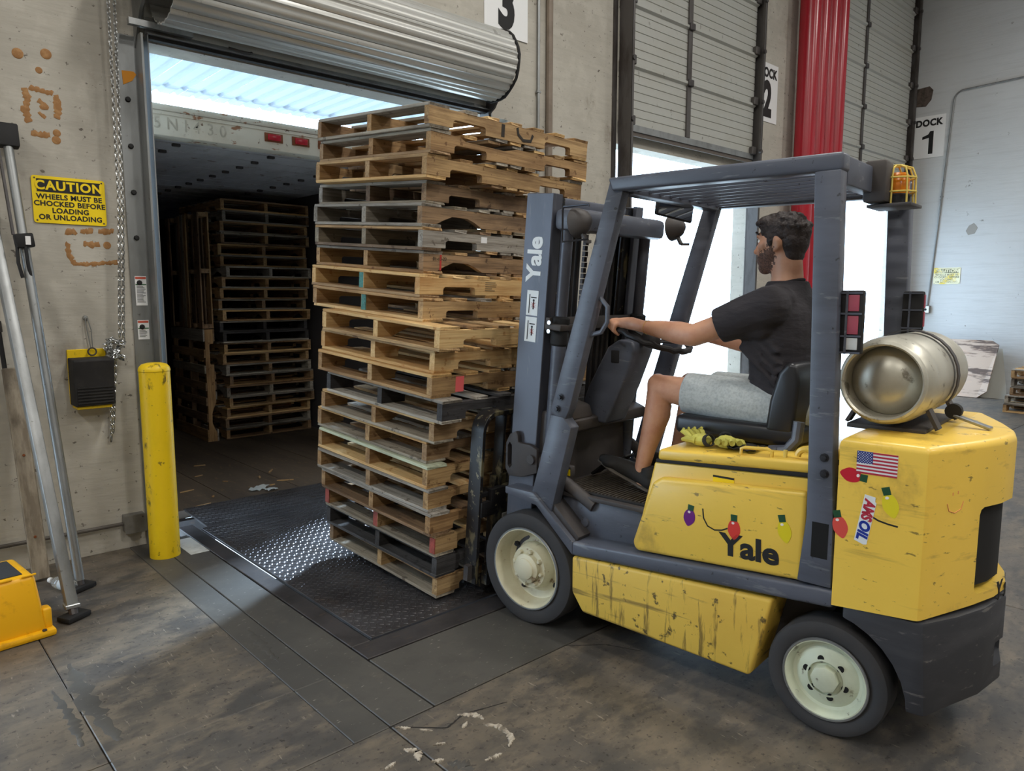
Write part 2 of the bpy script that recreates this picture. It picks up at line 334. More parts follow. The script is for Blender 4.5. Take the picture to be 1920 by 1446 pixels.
def lug(x, y, z, a, sl=0):
    l, wd, hh = .0125, .0048, .0022; ca, sa = cos(a), sin(a); vs = []
    for (u, v, q) in ((-l, 0, 0), (0, -wd, 0), (l, 0, 0), (0, wd, 0), (-l*.45, 0, hh), (l*.45, 0, hh)):
        vs.append(bm.verts.new((x+u*ca-v*sa, y+u*sa+v*ca, z+q+sl*(u*sa))))
    for f in ((0, 1, 4), (1, 5, 4), (1, 2, 5), (2, 3, 5), (3, 4, 5), (3, 0, 4)): bm.faces.new([vs[k] for k in f])
x = 1.71; i = 0
while x < 3.665:
    y = 2.84+(.5*.034 if i % 2 else 0); j = 0
    while y < 5.46:
        a = pi/4 if (i+j) % 2 else -pi/4
        if y < 4.985: lug(x, y, .003, a)
        elif y > 5.02 and 1.75 < x < 3.62: lug(x, y, .004+(y-5.005)*.047, a)
        y += .034; j += 1
    x += .0235; i += 1
o = lv('tread_lug_pattern', bm, m_tread); o['kind'] = 'stuff'
# ------------------------------------------------------------------ rolling door of the near bay
rd = thing('rolling_door', 'silvery rolling steel door coiled up above the near truck bay', 'rolling door', (2.8, 4.85, 3.1))
def rp(name, bm, m=m_slat, parent=None):
    bmesh.ops.translate(bm, verts=bm.verts, vec=(-2.8, -4.85, -3.1)); return mk(name, bm, m, parent or rd, smooth=40)
CY, CZ, CR, CX0, CX1 = 4.60, 3.40, .262, 1.50, 4.02
ns = 15
for k in range(ns):
    a0 = 2*pi*k/ns; a1 = 2*pi*(k+1)/ns-.012; out = []; inn = []
    for q in range(13):
        f = q/12; a = a0+(a1-a0)*f
        r = CR+(-.004 if f < .04 or f > .96 else 0)+.010*math.exp(-((f-.22)/.10)**2)+.007*math.exp(-((f-.7)/.16)**2)
        out.append((CY+r*cos(a), CZ+r*sin(a))); inn.append((CY+(r-.008)*cos(a), CZ+(r-.008)*sin(a)))
    bm = nb(); e = random.uniform(-.006, .006); prism(bm, out+inn[::-1], 'x', CX0, CX1+e); rp('slat', bm)
    bm = nb(); a = a0+.12; r = CR+.002
    box(bm, (CX1+.008, CY+r*cos(a), CZ+r*sin(a)), (.02, .05, .022), Matrix.Rotation(a-pi/2, 4, 'X')); rp('end_lock', bm, m_black)
bm = nb(); tube(bm, [(CX0-.1, CY, CZ), (CX1+.06, CY, CZ)], .075, 20); rp('barrel', bm, m_trk)
bm = nb()
pr = []
for q in range(49):
    a = 2*pi*q/48*2.2; r = CR-.012-.02*q/48*2
for q in range(30):
    t = 2*pi*q/29; pr.append((CX1+.012, CY+(CR+.006+.004*sin(9*t))*cos(t), CZ+(CR+.006+.004*sin(9*t))*sin(t)))
tube(bm, pr, .012, 6, cap=True); rp('coil_edge', bm, m_black)
for k in range(3):     # hanging curtain slats between the coil and the bottom bar
    z1 = 3.415-k*.095; z0 = z1-.092; n = 8
    pts = [(4.852-.010*sin(pi*i/n), z0+(z1-z0)*i/n) for i in range(n+1)]; bm = nb()
    prism(bm, pts+[(y+.006, z) for y, z in pts[::-1]], 'x', 1.47, 4.13); rp('slat', bm)
bm = nb(); prism(bm, [(4.80, 3.116), (4.80, 3.124), (4.845, 3.124), (4.845, 3.16), (4.862, 3.16), (4.862, 3.116)], 'x', 1.47, 4.13); rp('bottom_bar', bm, m_galv)
bm = nb(); b2(bm, (1.48, 4.82, 3.095), (4.12, 4.86, 3.115)); rp('bottom_seal', bm, m_black)
bm = nb(); b2(bm, (1.36, 4.76, 3.14), (1.72, 4.80, 3.175)); rp('slide_latch', bm, m_zinc)
bm = nb(); tube(bm, [(1.95, 4.80, 3.14), (2.02, 4.785, 3.13), (2.08, 4.785, 3.13), (2.10, 4.80, 3.14)], .008, 8); rp('lift_handle', bm, m_steel_dk)
for s, x in ((-1, 1.435), (1, 4.135)):   # brackets carrying the barrel
    bm = nb(); prism(bm, [(4.92, 3.05), (4.92, 3.74), (4.62, 3.70), (4.50, 3.5), (4.56, 3.36), (4.78, 3.24)], 'x', x-.008, x+.008) if s < 0 else prism(bm, [(4.92, 3.02), (4.92, 3.5), (4.60, 3.46), (4.56, 3.36), (4.74, 3.12)], 'x', x-.008, x+.008)
    rp('barrel_bracket', bm, m_galv if s < 0 else m_steel_dk)
bm = nb(); lathe(bm, [(0, 0), (.15, 0), (.16, .02), (.15, .05), (.05, .05), (0, .05)], (1.33, 4.66, 3.42), (1, 0, 0), 24); rp('chain_wheel', bm, m_steel_dk)
# guide tracks
def guide(x0, x1, top, label):
    t = thing('door_guide', label, 'door guide', ((x0+x1)/2, 4.86, 0)); ox = (x0+x1)/2
    bm = nb(); b2(bm, (x0-ox, -.008+.066, 0), (x1-ox, .066, top)); mk('wall_angle', bm, m_galv, t)
    s = 1 if x0 < 2 else -1; xi = x1-ox if s > 0 else x0-ox
    bm = nb(); b2(bm, (xi-.006, -.05, 0), (xi+.006, .06, top)); mk('guide_angle', bm, m_galv, t)
    bm = nb(); b2(bm, (xi+s*.03, -.05, 0), (xi+s*.036, .06, top)); mk('guide_angle', bm, m_galv, t)
    z = .3
    while z < top-.1:
        bm = nb(); lathe(bm, [(0, .0), (.016, 0), (.016, .008), (.012, .014), (0, .015)], (-s*.01, .058, z), (0, -1, 0), 8); mk('bolt', bm, m_ink, t)
        z += .272
    return t
g1 = guide(1.325, 1.44, 3.12, 'galvanised guide angle with dark bolts left of the near bay')
guide(4.16, 4.265, 3.1, 'galvanised guide angle behind the tall pallet stack')
for z0, z1 in ((1.52, 1.70), (1.31, 1.43)):
    bm = nb(); b2(bm, (-.035, .054, z0), (.03, .0575, z1)); s_ = mk('warning_sticker', bm, m_white, g1)
    bm = nb(); b2(bm, (-.033, .053, z1-.018), (.028, .0545, z1-.004)); mk('sticker_band', bm, mat('sticker_red', c(200, 90, 70), .5), s_)
    bm = nb(); b2(bm, (-.033, .053, z1-.055), (.028, .0545, z1-.048)); mk('sticker_band', bm, mat('sticker_green', c(60, 110, 70), .5), s_)
    bm = nb()
    z = z1-.065
    while z > z0+.012: b2(bm, (-.028, .0532, z), (random.uniform(.005, .024), .0545, z+.003)); z -= .008
    mk('small_print', bm, m_ink, s_)
bm = nb(); prism(bm, [(-.03, 2.83), (.02, 2.86), (.045, 2.90), (.03, 2.915), (-.035, 2.91)], 'y', .054, .0575); mk('torn_sticker', bm, mat('orange_sticker', c(216, 140, 20), .6), g1)
# ------------------------------------------------------------------ sectional doors of the two far bays
def sect_door(x0, x1, z0, z1, label, xs, hsec=.58):
    t = thing('sectional_door', label, 'door', ((x0+x1)/2, 4.84, z0)); ox = (x0+x1)/2
    z = 0; n = 0
    while z < z1-z0-.1:
        pts = []; hh = hsec-.012; pts.append((0, z))
        g = z+.075
        while g < z+hh-.03:
            pts += [(-.0, g-.006), (.008, g-.002), (.008, g+.002), (0, g+.006)]; g += .082
        pts.append((0, z+hh)); pts += [(.045, z+hh), (.045, z)]
        bm = nb(); prism(bm, pts, 'x', x0-ox, x1-ox); mk('panel', bm, m_sect, t, smooth=20)
        bm = nb(); prism(bm, [(.0, z+hh-.03), (-.03, z+hh-.012), (-.03, z+hh+.012), (.0, z+hh+.03)], 'x', x0-ox, x1-ox); mk('joint_strip', bm, m_sect, t)
        z += hsec; n += 1
    k = 2
    for j in range(1, k):
        xx = xs-ox; bm = nb(); b2(bm, (xx-.035, -.02, 0), (xx+.035, -.002, z-.02)); mk('stile', bm, m_trk, t)
        for q in range(n):
            bm = nb(); box(bm, (xx, -.035, q*hsec+hsec-.01), (.09, .03, .07)); bevel(bm, .006); mk('hinge', bm, m_steel_dk, t)
    bm = nb(); b2(bm, (x0-ox, -.02, -.07), (x1-ox, .05, -.005)); mk('bottom_rail', bm, m_galv, t)
    bm = nb(); b2(bm, (x0-ox, -.005, -.11), (x1-ox, .02, -.07)); mk('bottom_seal', bm, mat('rubber_seal_'+str(int(x0)), c(96, 88, 82), .8), t)
    for s, xx in ((-1, x0-ox), (1, x1-ox)):
        bm = nb(); b2(bm, (xx-.06 if s < 0 else xx+.02, -.10, -z0), (xx-.02 if s < 0 else xx+.06, -.07, z)); b2(bm, (xx+s*.055-.004, -.10, -z0), (xx+s*.055+.004, .06, z)); mk('track', bm, m_trk, t)
        bm = nb(); b2(bm, (xx+s*.10-.03, .075, -z0), (xx+s*.10+.03, .089, z)); mk('track_angle', bm, m_trk, t)
        for q in range(n):
            bm = nb(); lathe(bm, [(0, 0), (.025, 0), (.025, .03), (0, .03)], (xx+s*.03, -.085, q*hsec+.02), (0, -1, 0), 12); mk('roller', bm, m_steel_dk, t)
            bm = nb(); box(bm, (xx-s*.03, -.03, q*hsec+.03), (.09, .05, .09)); bevel(bm, .006); mk('hinge', bm, m_trk, t)
    return t
sect_door(5.98, 8.40, 3.30, 7.0, 'ribbed pale sectional door raised above the middle bay', 7.02)
sect_door(10.64, 13.28, 3.22, 7.0, 'ribbed grey sectional door raised above the far corner bay', 11.5)
# ------------------------------------------------------------------ dock number signs
def dock_sign(num, o, xa, wd, ht, label):
    t = thing('dock_sign', label, 'sign', o); xa = Vector(xa); n = xa.cross(Vector((0, 0, 1)))
    bm = nb(); bar(bm, -xa*wd/2+n*.006, xa*wd/2+n*.006, .008, ht); mk('plate', bm, m_white, t)
    text('word', 'DOCK', ht*.215, m_ink, t, frame(n*.0115+Vector((0, 0, ht*.33)), xa, (0, 0, 1)), bold=.05, sx=.9, spacing=1.08)
    FM = frame(n*.0115+Vector((0, 0, -ht*.14)), xa, (0, 0, 1))
    if num == '1':
        q = ht*.27; bm = nb(); prism(bm, [(.02*ht, -q), (.12*ht, -q), (.12*ht, q), (.04*ht, q), (-.0*ht, .74*q), (-.13*ht, .56*q), (-.13*ht, .33*q), (.02*ht, .44*q)], 'z', -.0008, .0008); bmesh.ops.transform(bm, matrix=FM, verts=bm.verts); mk('numeral', bm, m_ink, t)
    else: text('numeral', num, ht*.80, m_ink, t, FM, bold=.05, sx=.72)
    return t
dock_sign('3', (4.43, YW, 4.15), (1, 0, 0), .50, .71, 'white dock number three sign on the wall above the coil')
dock_sign('2', (8.86, YW, 4.12), (1, 0, 0), .50, .71, 'white dock number two sign partly hidden by the door track')
dock_sign('1', (XR, 4.63, 4.20), (0, -1, 0), .50, .68, 'white dock number one sign on the corner wall')
# ------------------------------------------------------------------ red pipes, conduits
for i, x in enumerate((9.50, 9.80, 10.08, 10.36)):
    o = thing('red_pipe', f'thick red vertical pipe, {ORD[i]} of four counted from the middle bay', 'pipe', (x, 4.72, 0), group='red vertical pipes')
    bm = nb(); tube(bm, [(0, 0, 0), (0, 0, CEIL)], .13 if i == 0 else .108, 28); mk('pipe_body', bm, m_red, o)
    bm = nb(); lathe(bm, [(.109, 0), (.13, 0), (.13, .012), (.109, .02)], (0, 0, 0), (0, 0, 1), 28); mk('floor_collar', bm, m_red, o)
def conduit(pts, r, label, m=m_galv, clips=()):
    o0 = Vector(pts[0]); t = thing('conduit', label, 'conduit', o0)
    bm = nb(); tube(bm, [Vector(p)-o0 for p in pts], r, 10); mk('tube', bm, m, t)
    for p in clips:
        q = Vector(p)-o0; bm = nb(); box(bm, q, (r*3.4 if abs(pts[0][0]-XR) > .1 else r*2.2, r*2.2 if abs(pts[0][0]-XR) > .1 else r*3.4, .02)); bevel(bm, .003); mk('clip', bm, m, t)
    return t
conduit([(4.80, 4.905, 0), (4.80, 4.905, CEIL)], .014, 'thin grey conduit running up the wall right of the dock three sign', clips=[(4.80, 4.905, 3.4), (4.80, 4.905, 2.2)])
o = conduit([(4.93, 4.895, 0), (4.93, 4.895, CEIL)], .032, 'thick brownish downpipe beside the thin conduit', mat('brown_pipe', c(132, 118, 104), .6, layers=[(6, I3, .45, .7, c(104, 92, 80), .7)]))
ypt = [(XR-.016, 4.46, 1.38), (XR-.016, 4.27, 4.72)]
for k in range(7):
    a = k/6*pi/2; ypt.append((XR-.016, 4.27-.14*(1-cos(a)), 4.72+.14*sin(a)))
ypt.append((XR-.016, 1.5, 4.95))
conduit(ypt, .013, 'thin steel conduit bending along the corner wall to an outlet', m_galv, [(XR-.016, 4.358, 3.2), (XR-.016, 3.9, 4.865)])
t = thing('wall_outlet', 'small white wall outlet box below the corner wall conduit', 'outlet', (XR, 4.47, 1.34))
bm = nb(); b2(bm, (-.06, -.06, -.065), (0, .06, .065)); bevel(bm, .006); mk('box', bm, m_box, t)
bm = nb(); b2(bm, (-.066, -.05, -.055), (-.0605, .05, .055)); mk('cover', bm, m_white, t)
bm = nb(); lathe(bm, [(0, 0), (.02, 0), (.02, .004), (0, .004)], (-.066, 0, 0), (-1, 0, 0), 12); mk('socket', bm, m_ink, t)
# low conduit and junction box on the near wall
conduit([(-.35, 4.905, .17), (1.2, 4.905, .165)], .012, 'dark conduit running low along the wall behind the leaning bars', mat('grimy_conduit', c(86, 80, 74), .6))
t = thing('junction_box', 'square grey junction box low on the wall beside the bollard', 'junction box', (1.25, YW, .165))
bm = nb(); b2(bm, (-.06, -.075, -.055), (.06, 0, .055)); bevel(bm, .004); mk('body', bm, m_box, t)
bm = nb(); b2(bm, (-.063, -.079, -.058), (.063, -.0755, .058)); bevel(bm, .0015); mk('cover', bm, m_box, t)
bm = nb(); lathe(bm, [(0, 0), (.006, 0), (.004, .003), (0, .003)], (.04, -.079, .04), (0, -1, 0), 8); mk('screw', bm, m_steel_dk, t)
# ------------------------------------------------------------------ caution signs
def caution(o, xa, wd, ht, plate_m, label, ink=m_ink):
    t = thing('caution_sign', label, 'sign', o); xa = Vector(xa); n = xa.cross(Vector((0, 0, 1)))
    bm = nb(); bar(bm, -xa*wd/2+n*.006, xa*wd/2+n*.006, .004, ht); 
    bmesh.ops.bevel(bm, geom=[e for e in bm.edges if abs((e.verts[0].co-e.verts[1].co).normalized().dot(n)) > .9], offset=.014, segments=4, affect='EDGES', profile=.5)
    mk('plate', bm, plate_m, t)
    bm = nb(); a = n*.0092+Vector((0, 0, ht*.30)); bar(bm, a-xa*wd*.435, a+xa*wd*.435, .0016, ht*.27); mk('header_panel', bm, ink, t)
    text('header_word', 'CAUTION', ht*.265, plate_m, t, frame(n*.0105+Vector((0, 0, ht*.295)), xa, (0, 0, 1)), bold=.035, sx=1.0, spacing=1.12)
    for i, s in enumerate(('WHEELS MUST BE', 'CHOCKED BEFORE', 'LOADING', 'OR UNLOADING')):
        text('sign_line', s, ht*.150, ink, t, frame(n*.0085+Vector((0, 0, ht*(.06-.145*i))), xa, (0, 0, 1)), bold=.032, sx=1.02, spacing=1.06)
    for sx, sz in ((-1, -1), (1, -1), (-1, 1), (1, 1)):
        bm = nb(); lathe(bm, [(0, 0), (.005, 0), (.004, .003), (0, .003)], n*.008+xa*sx*(wd/2-.016)+Vector((0, 0, sz*(ht/2-.014))), n, 8); mk('screw', bm, m_steel_dk, t)
    return t
caution((1.03, YW, 2.123), (1, 0, 0), .37, .262, m_sign, 'yellow caution sign about chocking wheels on the near wall')
m_faded = mat('faded_ink', c(120, 120, 96), .7, layers=[(14, I3, .45, .6, c(220, 216, 180), .8)])
caution((XR, 4.2, 1.90), (0, -1, 0), .40, .27, m_signd, 'faded peeling caution sign on the corner wall', m_faded)
# ================================================================== TRAILER AND CANOPY
m_trw = mat('rusty_white_paint', c(214, 208, 194), .6, layers=[(2.2, (1, 1, 1), .5, .7, c(190, 180, 160), .8), (7, (1, 1, 2), .60, .64, c(140, 84, 40), .9), (16, I3, .66, .7, c(90, 56, 34), .9)])
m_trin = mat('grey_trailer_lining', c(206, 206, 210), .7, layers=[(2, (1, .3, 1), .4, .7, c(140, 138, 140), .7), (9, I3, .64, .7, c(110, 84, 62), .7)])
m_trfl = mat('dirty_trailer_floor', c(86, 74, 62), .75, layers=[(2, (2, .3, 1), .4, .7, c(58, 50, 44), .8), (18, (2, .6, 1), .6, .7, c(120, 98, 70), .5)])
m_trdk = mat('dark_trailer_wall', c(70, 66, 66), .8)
tr = thing('semi_trailer', 'rusty white box trailer backed up to the near bay', 'trailer', (2.83, 5.42, -.02))
def tp(name, lo, hi, m, parent=None, bv=0):
    bm = nb(); b2(bm, (lo[0]-2.83, lo[1]-5.42, lo[2]+.02), (hi[0]-2.83, hi[1]-5.42, hi[2]+.02))
    if bv: bevel(bm, bv, 2)
    return mk(name, bm, m, parent or tr)
TY0, TY1 = 5.52, 13.4
for k in range(9):   # floor planks along the trailer
    x0 = 1.56+k*.283; tp('floor_plank', (x0, TY0, -.06), (x0+.28, TY1, 0-(k % 2)*.002), m_trfl)
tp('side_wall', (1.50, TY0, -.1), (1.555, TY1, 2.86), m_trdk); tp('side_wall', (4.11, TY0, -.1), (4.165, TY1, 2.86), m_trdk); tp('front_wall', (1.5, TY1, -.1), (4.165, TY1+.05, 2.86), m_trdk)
n = 24
for k in range(n):   # translucent-looking roof sheets with bow seams
    y0 = TY0+.12+k*(TY1-TY0-.12)/n; tp('ceiling_panel', (1.556, y0, 2.725), (4.109, y0+(TY1-TY0-.12)/n-.026, 2.735), m_trin)
for k in range(0, n, 1):
    y0 = TY0+.12+k*(TY1-TY0-.12)/n
    for j in range(3):
        if k < 14: tp('fastener', (1.95+j*.75, y0-.03, 2.702), (2.01+j*.75, y0+.005, 2.7245), m_steel_dk, bv=.006)
tp('roof_skin', (1.5, TY0, 2.86), (4.165, TY1, 2.875), mat('aluminium_roof', c(200, 202, 204), .4, .4))
tp('rear_header', (1.49, TY0-.06, 2.675), (4.175, TY0+.10, 2.835), m_trw, bv=.008)
tp('header_cap', (1.49, TY0-.075, 2.84), (4.175, TY0+.12, 2.885), m_trw, bv=.012)
tp('header_lip', (1.49, TY0-.066, 2.815), (4.175, TY0-.058, 2.838), m_trw)
tp('rear_post', (1.46, TY0-.06, -.3), (1.55, TY0+.1, 2.675), m_trw, bv=.006); tp('rear_post', (4.115, TY0-.06, -.3), (4.205, TY0+.1, 2.675), m_trw, bv=.006)
m_mark = mat('red_marker_lens', c(170, 20, 40), .25)
m_rust = mat('rust', c(120, 66, 34), .85)
for x in (2.46, 2.68, 2.90):
    b_ = tp('marker_lamp', (x, TY0-.068, 2.735), (x+.145, TY0-.06, 2.80), m_rust, bv=.003); tp('lens', (x+.022, TY0-.085, 2.745), (x+.122, TY0-.069, 2.79), m_mark, b_, bv=.006)
m_ghost = mat('faint_lettering', c(170, 164, 150), .7, layers=[(20, I3, .4, .6, c(205, 198, 182), .7)])
for ch_, x_ in zip('5N1430', (1.70, 1.80, 1.89, 1.965, 2.06, 2.15)): text('faded_character', ch_, .115, m_ghost, tr, frame((x_-2.83, TY0-5.42-.0615, 2.755+.02), (1, 0, 0), (0, 0, 1)), bold=.005, sx=.9, ext=.0006)
tp('threshold', (1.5, TY0-.06, -.25), (4.165, TY0+.0, -.062), m_steel_dk)
for i in range(4): tp('underbeam', (1.7+i*.7, TY0, -.25), (1.8+i*.7, TY1, -.1), m_steel_dk)
# canopy over the yard
cn = thing('canopy', 'bright corrugated metal canopy over the yard beyond the trailer', 'canopy', (1.5, 5.2, 4.2))
m_can = bpy.data.materials.new('translucent_sheet'); m_can.use_nodes = True
nt = m_can.node_tree; nt.nodes.remove(nt.nodes['Principled BSDF'])
d = nt.nodes.new('ShaderNodeBsdfDiffuse'); d.inputs[0].default_value = (.42, .45, .47, 1); tl = nt.nodes.new('ShaderNodeBsdfTranslucent'); tl.inputs[0].default_value = (.42, .45, .48, 1)
mx = nt.nodes.new('ShaderNodeMixShader'); mx.inputs[0].default_value = .55; nt.links.new(d.outputs[0], mx.inputs[1]); nt.links.new(tl.outputs[0], mx.inputs[2]); nt.links.new(mx.outputs[0], nt.nodes['Material Output'].inputs[0])
for k in range(15):
    x0 = -1.2+k*.46; pts = []; 
    for (u, v) in ((0, 0), (.14, 0), (.16, .03), (.20, .03), (.22, 0), (.36, 0), (.38, .03), (.42, .03), (.44, 0), (.455, 0)): pts.append((x0+u, v))
    bm = nb(); prism(bm, pts+[(p[0], p[1]+.003) for p in pts[::-1]], 'y', 0, 5.2); mk('sheet', bm, m_can, cn, smooth=0)
for y in (.6, 2.6, 4.9):
    bm = nb(); b2(bm, (-1.2, y-.04, .035), (5.7, y+.04, .16)); mk('purlin', bm, m_white, cn)
for x in (-1.1, 5.5):
    bm = nb(); b2(bm, (x-.07, 4.9-.07, -5.5), (x+.07, 4.9+.07, .03)); mk('post', bm, m_galv, cn)
# ================================================================== PALLETS
HP = .1184; PW, PD = 1.22, 1.016
_mesh = {}
def plank(L, wd, t, v):
    key = ('p', L, wd, t, v)
    if key not in _mesh:
        rr = random.Random(hash(key) & 0xffff); bm = nb(); box(bm, (0, 0, 0), (L, wd, t)); bevel(bm, .0025)
        for q in bm.verts:
            q.co.x += rr.uniform(-.004, .004)*(1 if q.co.x > 0 else -1); q.co.y += rr.uniform(-.0015, .0015)
        me = bpy.data.meshes.new('deck_board'); bm.to_mesh(me); bm.free(); me.materials.append(m_wtan); _mesh[key] = me
    return _mesh[key]
def stringer(v):
    key = ('s', v)
    if key not in _mesh:
        hh = HP-.034; a = .155; wn = .225; d = .040; L = PW/2; pts = [(-L, 0), (-L, hh)]
        if v == 2: pts += [(-.42, hh), (-.38, hh-.018), (-.1, hh-.022), (.0, hh)]
        pts += [(L, hh), (L, 0)]
        def notch(x1, x0, arch):   # going from right to left along the bottom
            if arch: return [(x1+.04, 0), (x1-.02, d*.7), (x1-.07, d*1.1), (x0+.05, d*1.15), (x0-.01, d*.6), (x0-.06, 0)]
            r = .014; q = [(x1, 0), (x1, d-r)]
            q += [(x1-r*(1-cos(k*pi/6)), d-r+r*sin(k*pi/6)) for k in (1, 2, 3)]; q += [(x0+r, d), (x0+r*(1-sin(pi/3)), d-r*(1-cos(pi/3))), (x0, d-r), (x0, 0)]
            return q
        pts += notch(L-a, L-a-wn, v == 3) + notch(-L+a+wn, -L+a, v in (1, 3))
        bm = nb(); prism(bm, pts, 'y', -.019, .019)
        me = bpy.data.meshes.new('stringer'); bm.to_mesh(me); bm.free(); me.materials.append(m_wtan); _mesh[key] = me
    return _mesh[key]
TONE = {'new': ([m_wnew], [m_wnew, m_wnew, m_wtan]), 'tan': ([m_wtan], [m_wtan, m_wtan, m_wgry, m_wnew]), 'brown': ([m_wbrn, m_wtan], [m_wbrn, m_wbrn, m_wtan, m_wgry]),
        'grey': ([m_wgry, m_wgry, m_wbrn], [m_wgry, m_wgry, m_wbrn, m_wtan]), 'dark': ([m_wdrk], [m_wdrk, m_wdrk, m_wgry])}
def put(mesh, name, parent, loc, rz=0, m=None, jit=0):
    o = bpy.data.objects.new(name, mesh); COL.objects.link(o); o.parent = parent; o.location = loc; o.rotation_euler = (0, 0, rz)
    if m is not None: o.material_slots[0].link = 'OBJECT'; o.material_slots[0].material = m
    return o
def pallet(M4, tone, seed, label, group, ends=None, skip=(), notch=None, lead=None):
    rr = random.Random(seed); t = thing('wooden_pallet', label, 'pallet', group=group); t.matrix_world = M4
    sm, dm = TONE[tone]; hh = HP-.034
    for i, y in enumerate((-PD/2+.019, 0, PD/2-.019)):
        v = (notch if notch is not None and i == 0 else (1 if rr.random() < .18 else 0))
        put(stringer(v), 'stringer', t, (rr.uniform(-.003, .003), y+rr.uniform(-.004, .004)*(i == 1), .017), 0, rr.choice(sm))
        if ends: 
            bm = None
    ws = [.13, .088, .088, .088, .088, .088, .13]; tot = sum(ws); gap = (PW-tot)/6; x = -PW/2
    for i, wd in enumerate(ws):
        if i not in skip:
            put(plank(PD, wd, .0165, rr.randint(0, 2)), 'deck_board', t, (x+wd/2+rr.uniform(-.006, .006)*(0 < i < 6), rr.uniform(-.004, .004), HP-.0085), pi/2+rr.uniform(-.006, .006), lead if (lead and i == 0) else rr.choice(dm))
        x += wd+gap
    for i, (x, wd) in enumerate(((-PW/2+.065, .13), (-.11, .088), (0, .088), (.11, .088), (PW/2-.065, .13))):
        put(plank(PD, wd, .0165, rr.randint(0, 2)), 'bottom_board', t, (x, rr.uniform(-.004, .004), .0085), pi/2+rr.uniform(-.005, .005), rr.choice(dm))
    if ends:   # painted stringer ends
        for y in ends[0]:
            bm = nb(); b2(bm, (-PW/2-.0015, y-.0195, .018), (-PW/2+.004, y+.0195, .017+hh-.001)); mk('painted_end', bm, ends[1], t)
    return t
TH = radians(5.9); FO = Vector((2.335+.53*cos(TH), 2.442+.53*sin(TH), 0))
FLM = Matrix.Translation(FO) @ Matrix.Rotation(TH, 4, 'Z')
SR = Matrix.Rotation(radians(-2.227), 4, 'Z') @ Matrix.Rotation(radians(4.293), 4, 'X') @ Matrix.Rotation(radians(.555), 4, 'Y')
DX = [.033, .052, .041, .116, .057, .063, .083, .003, -.006, -.082, -.049, -.074, -.054, -.036, -.02, -.043, -.05, -.047, -.012, .004, .024]
DY = [.108, .117, .135, .223, .174, .174, .182, .098, .065, -.161, -.098, -.109, -.173, -.094, -.028, -.073, -.08, -.121, -.116, -.11, -.113]
TN = ['tan', 'tan', 'tan', 'grey', 'grey', 'grey', 'brown', 'new', 'tan', 'new', 'new', 'tan', 'dark', 'tan', 'tan', 'tan', 'tan', 'brown', 'tan', 'dark', 'brown']
DS = ['tan pallet with charcoal letters on its side', 'tan pallet with a split splintered side rail', 'tan pallet with clean square notches', 'grey weathered pallet', 'grey weathered pallet with an arched broken notch', 'grey weathered pallet with a paper tag', 'brownish pallet with a red corner stripe',
      'pale new-wood pallet with a teal rail end', 'tan pallet with a teal rail end', 'pale new-wood pallet jutting towards the mast', 'pale new-wood pallet', 'tan pallet with pink paint by its corner', 'dark stained pallet jutting out', 'tan pallet', 'tan pallet', 'tan pallet with a pale greenish top board', 'tan pallet', 'brownish pallet with a frayed outer edge', 'tan pallet with red painted rail ends', 'dark stained pallet near the bottom', 'brownish bottom pallet resting on the forks']
m_wpale = wood('pale_green_board', [c(196, 204, 176), c(206, 212, 188)], c(150, 152, 128))
STK = []
for i in range(21):
    k = 20-i; p = Vector((-.676, .624, .028)) + (SR @ Vector((DX[i]+PW/2, DY[i]+PD/2, k*HP)))
    M4 = FLM @ Matrix.Translation(p) @ SR @ Matrix.Rotation(radians(random.uniform(-.5, .5)), 4, 'Z')
    en = None
    if i in (7, 8): en = ([0], m_wteal)
    if i == 18: en = ([-PD/2+.019, 0, PD/2-.019], m_wred)
    t = pallet(M4, TN[i], 100+i, f'{DS[i]}, {ORD[i]} down in the stack on the forks', 'pallets stacked on the forks', en, notch={1: 2, 4: 3, 6: 3, 3: 0, 2: 0, 0: 0}.get(i, 0), lead=m_wpale if i == 15 else None)
    STK.append(t)
# marks on the front rails of single pallets (flat print on the wood)
def mark(t, bm, m, name):
    for v in bm.verts: v.co = Vector((v.co.x, -PD/2-.0012+v.co.y, v.co.z))
    mk(name, bm, m, t)
m_char = mat('charcoal_paint', c(52, 46, 40), .9); m_pink = mat('pink_spray_paint', c(236, 104, 104), .7); m_redl = mat('red_crayon', c(176, 50, 44), .8)
bm = nb(); b2(bm, (-.12, 0, .03), (-.095, .0008, .095)); mark(STK[0], bm, m_char, 'painted_letter')
bm = nb(); tube(bm, [(.0, 0, .095), (.01, 0, .06), (.05, 0, .035), (.11, 0, .04), (.125, 0, .075)], .009, 6)
for v in bm.verts: v.co.y *= .08
mark(STK[0], bm, m_char, 'painted_letter')
bm = nb(); b2(bm, (-.50, 0, .02), (-.488, .0008, .10)); mark(STK[6], bm, m_redl, 'crayon_stripe')
text('stamp', '01-13-22', .026, m_char, STK[6], frame((-.5, -PD/2-.0015, .078), (1, 0, 0), (0, 0, 1)), ext=.0003)
bm = nb(); b2(bm, (-.455, 0, .022), (-.40, .0008, .10)); mark(STK[11], bm, m_pink, 'spray_mark')
bm = nb(); b2(bm, (-.2, 0, .06), (-.155, .001, .092)); mark(STK[5], bm, m_white, 'paper_tag')
bm = nb()
for q in range(5): b2(bm, (-.16, 0, .040+q*.011), (-.16+random.uniform(.05, .10), .0006, .043+q*.011))
mark(STK[7], bm, m_char, 'stamp')
